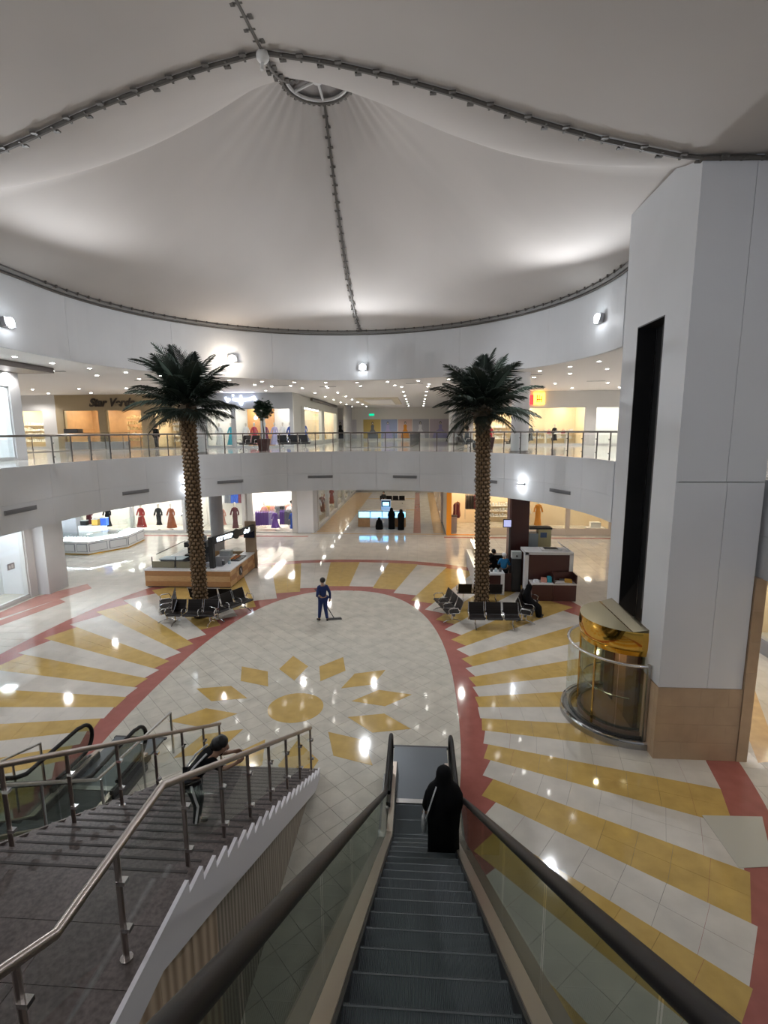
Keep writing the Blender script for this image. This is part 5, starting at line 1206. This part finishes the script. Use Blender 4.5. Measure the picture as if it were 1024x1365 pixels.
o = small('pastry_case', 'slanted glass pastry case with orange goods under the lit sign', 'case', (-9.45, 25.4, .91)); MB().prism([(-.3, -.55), (.28, -.55), (.28, .55), (-.3, .55)], 0, .06).build('base', GREYM, o)
MB().loft([[(-.28, -.5, .06), (.26, -.5, .06), (.26, .5, .06), (-.28, .5, .06)], [(-.28, -.5, .5), (-.05, -.5, .5), (-.05, .5, .5), (-.28, .5, .5)]]).build('glass_hood', GLASS, o)
for k in range(8):
    pz = small('pastry', f'orange pastry, {ORD[k//2]} from the front in the {("left", "right")[k % 2]} row of the slanted case', 'pastry', (-9.62+.17*(k % 2), 25.02+.22*(k//2), .97), 0, 'pastries in the glass case'); MB().ball((0, 0, .04), .07, 8, 5, sz=.6).build('crust', mat('pastry', (.55, .19, .06), .6), pz, smooth=True)
# white jewellery kiosk, far left
k0 = thing('showcase_kiosk', 'white jewellery kiosk with glowing glass showcases at far left, ground floor', 'kiosk', (-21.8, 31.2, 0))
DARKB = mat('panel_border', (.16, .18, .22), .5)
def case_run(t, p, q, nb, h=.95, gh=.55, glow=PANELC, panel=WHITEL, base=GOLD, depth=.6):
    d = Vector((q[0]-p[0], q[1]-p[1])); L_ = d.length; an = math.atan2(d.y, d.x); d.normalize(); nn = Vector((-d.y, d.x))
    def pb(nm, m, s0, s1, d0, d1, z0, z1, par=t):
        c = Vector(p)+d*(s0+s1)/2+nn*(d0+d1)/2
        return MB().box(c.x, c.y, (z0+z1)/2, s1-s0, d1-d0, z1-z0, rz=an).build(nm, m, par, world=True)
    pb('plinth', base, 0, L_, .02, depth, 0, .08); pb('carcass', panel, 0, L_, .02, depth, .08, h)
    for i in range(nb):
        s0 = L_*i/nb+.07; s1 = L_*(i+1)/nb-.07; pb('front_frame', DARKB, s0, s1, 0, .03, .2, h-.15); pb('front_panel', panel, s0+.03, s1-.03, -.015, .02, .23, h-.18)
    pb('light_strip', glow, .05, L_-.05, .1, depth-.1, h, h+.03)
    pb('glass_front', GLASS, 0, L_, .02, .03, h, h+gh); pb('glass_back', GLASS, 0, L_, depth-.03, depth-.02, h, h+gh); pb('glass_top', GLASS, 0, L_, .02, depth-.02, h+gh, h+gh+.012)
case_run(k0, (-23.7, 29.6), (-20.4, 29.4), 4, .85, .45); case_run(k0, (-20.4, 29.4), (-19.0, 31.4), 2, .85, .45); case_run(k0, (-19.0, 31.4), (-19.2, 33.8), 2, .85, .9); case_run(k0, (-26.5, 31.0), (-23.7, 29.6), 3, .85, .45)
cbox(k0, 'inner_cabinet', WHITEL, -22.6, -20.9, 31.8, 32.3, 0, 1.4); cbox(k0, 'inner_cabinet', GREYL, -24.4, -23.0, 32.2, 32.7, 0, 1.9)
for i in range(14):
    x = -23.4+.21*i; o = small('jewel_bust', f'small white jewellery stand, {ORD[i]} from the left in the far left glowing showcase', 'display stand', (x, 29.88, .88), 0, 'jewellery stands in the white kiosk'); MB().lathe([(.05, 0), (.05, .01), (.015, .04), (.05, .14), (.03, .2)], n=8).build('stand', WHITEL, o)
for i, (x, c) in enumerate(((-22.3, 'black'), (-21.5, 'gold'), (-20.9, 'blue'))):
    o = small('display_box', f'{c} display box on the inner cabinet of the white kiosk', 'box', (x, 32.05, 1.4)); MB().bb(-.2, .2, -.15, .15, 0, .3+.1*i).build('body', fabric(c), o); MB().bb(-.21, .21, -.16, .16, .3+.1*i, .34+.1*i).build('lid', GREYL, o)
# far blue-lit kiosk
k2 = thing('showcase_kiosk', 'far blue-lit showcase kiosk where the women in black stand', 'kiosk', (-3.3, 39.8, 0))
BLUEG = mat('blue_case_glow', (.1, .4, 1), emit=(.22, .60, 1), es=2.6)
for i, x0 in enumerate((-4.7, -3.75, -2.8, -1.85)):
    cbox(k2, 'carcass', IWOOD if i in (0, 3) else WHITEL, x0, x0+.93, 39.35, 39.9, 0, .72); cbox(k2, 'front_panel', IWOOD if i in (0, 3) else PAINT2, x0+.08, x0+.85, 39.32, 39.36, .15, .62)
    cbox(k2, 'case_glow', BLUEG, x0+.05, x0+.88, 39.55, 39.85, .74, 1.12); cbox(k2, 'glass_front', GLASS, x0, x0+.93, 39.35, 39.36, .72, 1.25); cbox(k2, 'case_top', WHITEL, x0, x0+.93, 39.35, 39.9, 1.25, 1.29)
cbox(k2, 'back_counter', WHITEL, -4.4, -1.2, 41.3, 41.7, 0, 1.0); cbox(k2, 'tall_unit', WHITEL, -3.0, -2.2, 41.3, 41.7, 1.0, 1.9)
cbox(k2, 'end_case', WHITEL, -4.7, -4.3, 39.9, 41.3, 0, .9); cbox(k2, 'glass_side', GLASS, -4.7, -4.69, 39.9, 41.3, .9, 1.4)
cbox(k2, 'screen', BLACKM, -2.95, -2.25, 41.24, 41.29, 1.35, 1.8); cbox(k2, 'screen_image', BLUEG, -2.85, -2.35, 41.23, 41.245, 1.42, 1.72)
bench(-2.6, 52.3, PI, 'far black seats beyond the blue-lit kiosk', n=4)
# brown kiosk, right
k3 = thing('brown_kiosk', 'dark brown kiosk with white framed panel and tall brown column, right of the palm', 'kiosk', (5.2, 24.5, 0))
cbox(k3, 'column', BROWN, 4.5, 5.35, 24.3, 25.0, 0, 4.3); cbox(k3, 'column_side', mat('brown_side', (.14, .07, .06), .35), 4.42, 4.5, 24.32, 24.98, 1.2, 4.3)
cbox(k3, 'panel', BROWN, 5.0, 6.85, 22.66, 22.74, 0, 1.98); cbox(k3, 'frame_post', WHITEL, 4.86, 5.02, 22.6, 22.95, 0, 2.08); cbox(k3, 'frame_top', WHITEL, 4.86, 7.0, 22.6, 23.7, 1.95, 2.07); cbox(k3, 'frame_post', WHITEL, 6.84, 7.0, 22.6, 22.95, 0, 2.0)
cbox(k3, 'side_panel', BROWN, 6.92, 6.98, 22.95, 23.7, 0, 1.98); cbox(k3, 'back_panel', BROWN, 5.0, 6.98, 23.62, 23.7, 0, 1.98)
cbox(k3, 'low_counter', BROWN, 5.08, 6.0, 22.0, 22.6, 0, .74); cbox(k3, 'low_counter', BROWN, 6.02, 7.0, 22.0, 22.6, 0, .74); cbox(k3, 'low_top', WHITEL, 5.05, 7.02, 21.97, 22.62, .74, .79)
cbox(k3, 'tray_side', BROWN, 6.98, 7.02, 22.0, 22.62, .79, 1.18); cbox(k3, 'tray_back', BROWN, 6.08, 7.0, 22.56, 22.6, .79, 1.2); cbox(k3, 'tray_divider', BROWN, 6.02, 6.06, 22.02, 22.6, .79, 1.15)
cbox(k3, 'rear_counter', BROWN, 3.85, 4.4, 23.28, 23.36, 0, .86); cbox(k3, 'machine_cabinet', BLACKM, 4.42, 4.84, 23.25, 23.75, 0, 1.58); cbox(k3, 'work_counter', BLACKM, 3.6, 4.4, 25.3, 25.8, 0, 1.25)
cbox(k3, 'arm_counter', WHITEL, 2.75, 3.0, 23.2, 28.0, .85, .92); cbox(k3, 'arm_panel', WHITEL, 2.78, 2.84, 23.2, 28.0, 0, .85); cbox(k3, 'case_glass', GLASS, 2.78, 2.79, 23.6, 28.0, .92, 1.7); cbox(k3, 'case_back', ICREAM, 3.1, 3.13, 24.2, 28.0, .0, 1.6); cbox(k3, 'case_light', PANELW, 2.95, 2.99, 24.2, 27.6, 1.5, 1.56)
cbox(k3, 'front_top', WHITEL, 2.75, 4.0, 22.75, 23.4, .93, 1.02); cbox(k3, 'front_leg', WHITEL, 3.84, 4.0, 22.75, 22.95, 0, .93); cbox(k3, 'front_leg', WHITEL, 2.75, 2.91, 22.75, 22.95, 0, .93); cbox(k3, 'front_panel', BROWN, 2.91, 3.84, 22.85, 22.9, 0, .93)
cbox(k3, 'menu_board', GREYM, 4.38, 4.44, 24.1, 24.2, 1.0, 2.9); cbox(k3, 'screen', BLACKM, 4.1, 4.5, 24.16, 24.24, 2.9, 3.3); cbox(k3, 'screen_image', mat('screen_lilac', (.5, .5, .8), emit=(.55, .6, 1), es=.45), 4.13, 4.47, 24.15, 24.162, 2.94, 3.26)
for i in range(2): cbox(k3, 'tall_fridge', (BG, mat('pale_yellow', (.55, .52, .30), .4))[i], 5.42+.45*i, 5.85+.62*i, 24.5, 25.0, 0, (2.55, 2.75)[i])
cbox(k3, 'fridge_top', BLACKM, 5.42, 6.5, 24.48, 25.02, 2.75, 2.84); cbox(k3, 'fridge_label', mat('label_blue', (.08, .14, .30), .5), 5.95, 6.25, 24.48, 24.5, 2.35, 2.6)
o = small('water_dispenser', 'small white dispenser on the dark cabinet beside the brown column', 'dispenser', (4.63, 23.5, 1.58)); MB().bb(-.22, .22, -.15, .15, 0, .32).build('body', mat('dispenser_white', (.6, .66, .66), .3), o); MB().bb(-.03, .03, -.19, -.15, .08, .16).build('tap', BLACKM, o)
o = small('ventilator_unit', 'open white tray lid lying on the white kiosk top', 'lid', (6.2, 23.15, 2.07)); MB().bb(-.55, .35, -.3, .3, 0, .06).build('tray', WHITEL, o); MB().box(.5, 0, .16, .5, .5, .05, ry=.6).build('flap', WHITEL, o); MB().bb(-.4, .2, -.2, .2, .06, .08).build('inset', BLACKM, o)
for i, (x, y, c, sx, sy, h_, lb_) in enumerate(((5.3, 22.25, 'white', .22, .18, .12, 'white paper pack at the left end of the low brown counter'), (5.65, 22.3, 'pink', .28, .2, .2, 'pale cloth heap on the low brown counter'), (5.88, 22.3, 'cyan', .2, .18, .26, 'turquoise box on the low brown counter'), (6.35, 22.25, 'white', .4, .25, .06, 'white papers in the right tray of the low brown counter'), (6.72, 22.3, 'gold', .35, .22, .14, 'tan paper bundle in the right tray of the low brown counter'), (6.5, 22.42, 'grey', .25, .18, .1, 'grey pack between the papers and the tan bundle'))):
    o = small('goods_pack', lb_, 'pack', (x, y, .79), rnd.uniform(-.3, .3)); MB().loft([[(-sx/2, -sy/2, 0), (sx/2, -sy/2, 0), (sx/2, sy/2, 0), (-sx/2, sy/2, 0)], [(-sx/2.4, -sy/2.3, h_*.7), (sx/2.2, -sy/2.4, h_), (sx/2.3, sy/2.4, h_*.9), (-sx/2.3, sy/2.5, h_)]]).build('wrap', fabric(c), o); MB().bb(-sx*.3, sx*.3, -sy*.3, sy*.3, h_*.75, h_*1.01).build('flap', fabric(c), o)
for i in range(5):
    o = small('serving_tin', f'dark tin, {ORD[i]} from the left on the front white table by the right palm', 'tin', (3.05+.2*i, 23.1, 1.02), 0, 'tins on the front white table'); MB().lathe([(.06, 0), (.07, .12), (.05, .16)], n=10).build('body', (GREYM, BG)[i % 2], o)
# ================================================================== PLANTS OF THE UPPER FLOOR
LEAF = mat('ficus_leaf', (.04, .085, .05), .5); POT = mat('maroon_pot', (.07, .015, .015), .5)
def ficus(x, y, z, h, label, seed):
    t = thing('potted_tree', label, 'plant', (x, y, z)); rr = random.Random(seed)
    MB().loft([[(-s_, -s_, zz), (s_, -s_, zz), (s_, s_, zz), (-s_, s_, zz)] for s_, zz in ((.22, 0), (.32, .7))]).build('pot', POT, t); MB().bb(-.29, .29, -.29, .29, .66, .69).build('soil', HAIR, t)
    MB().tube([(0, 0, .6), (.04, 0, 1.0), (-.02, .03, 1.5), (0, 0, h-.6)], [.05, .04, .035, .025], 7).build('trunk', mat('grey_bark', (.10, .085, .07), .8), t)
    mb = MB()
    for i in range(900):
        d = Vector((rr.gauss(0, 1), rr.gauss(0, 1), rr.gauss(0, .9))).normalized()*rr.uniform(.35, 1)**.5; az_ = math.atan2(d.y, d.x); d = d*(.85+.22*sin(3*az_+1)+.15*sin(5*az_)*d.z); p = Vector((d.x*.6, d.y*.6, h-.38+d.z*.6)); a_ = rr.uniform(0, 6.3); u = Vector((cos(a_), sin(a_), rr.uniform(-.6, .3))).normalized()*.13; v = u.cross(Vector((rr.random(), rr.random(), 1))).normalized()*.06
        mb.add([p-u, p+v, p+u, p-v], [(0, 1, 2, 3)])
    mb.build('foliage', LEAF, t, kind='stuff'); return t
ficus(-9.0, 29.4, Z, 2.75, 'potted ficus on the upper floor right of the left palm crown', 1)
ficus(4.1, 30.0, Z, 2.6, 'potted ficus on the upper floor behind the right palm trunk', 2)
bench(-7.5, 30.7, R(30), 'black seats beside the potted ficus, upper floor left', group='black seats of the upper floor', z=6.4); bench(-10.2, 30.2, R(-20), 'black seats left of the maroon pot, upper floor', group='black seats of the upper floor', n=2, z=6.4)
bench(2.7, 28.9, R(100), 'black seats behind the right palm trunk, upper floor', group='black seats of the upper floor', n=2, z=6.4); bench(5.6, 29.3, R(-160), 'black seats left of the white column, upper floor', group='black seats of the upper floor', n=2, z=6.4)
kt = thing('glass_counter', 'low glass showcase counter with dark goods before the beige shop', 'counter', (-22.5, 34.6, Z)); MB().bb(-2.2, 2.2, -.3, .3, 0, .5).build('carcass', GREYL, kt); MB().bb(-2.2, 2.2, -.3, -.29, .5, 1.1).build('glass_front', GLASS, kt); MB().bb(-2.2, 2.2, -.3, .3, 1.1, 1.13).build('top', GREYM, kt); MB().bb(-2.2, -1.2, -.3, .3, 1.13, 1.4).build('till', GREYM, kt)
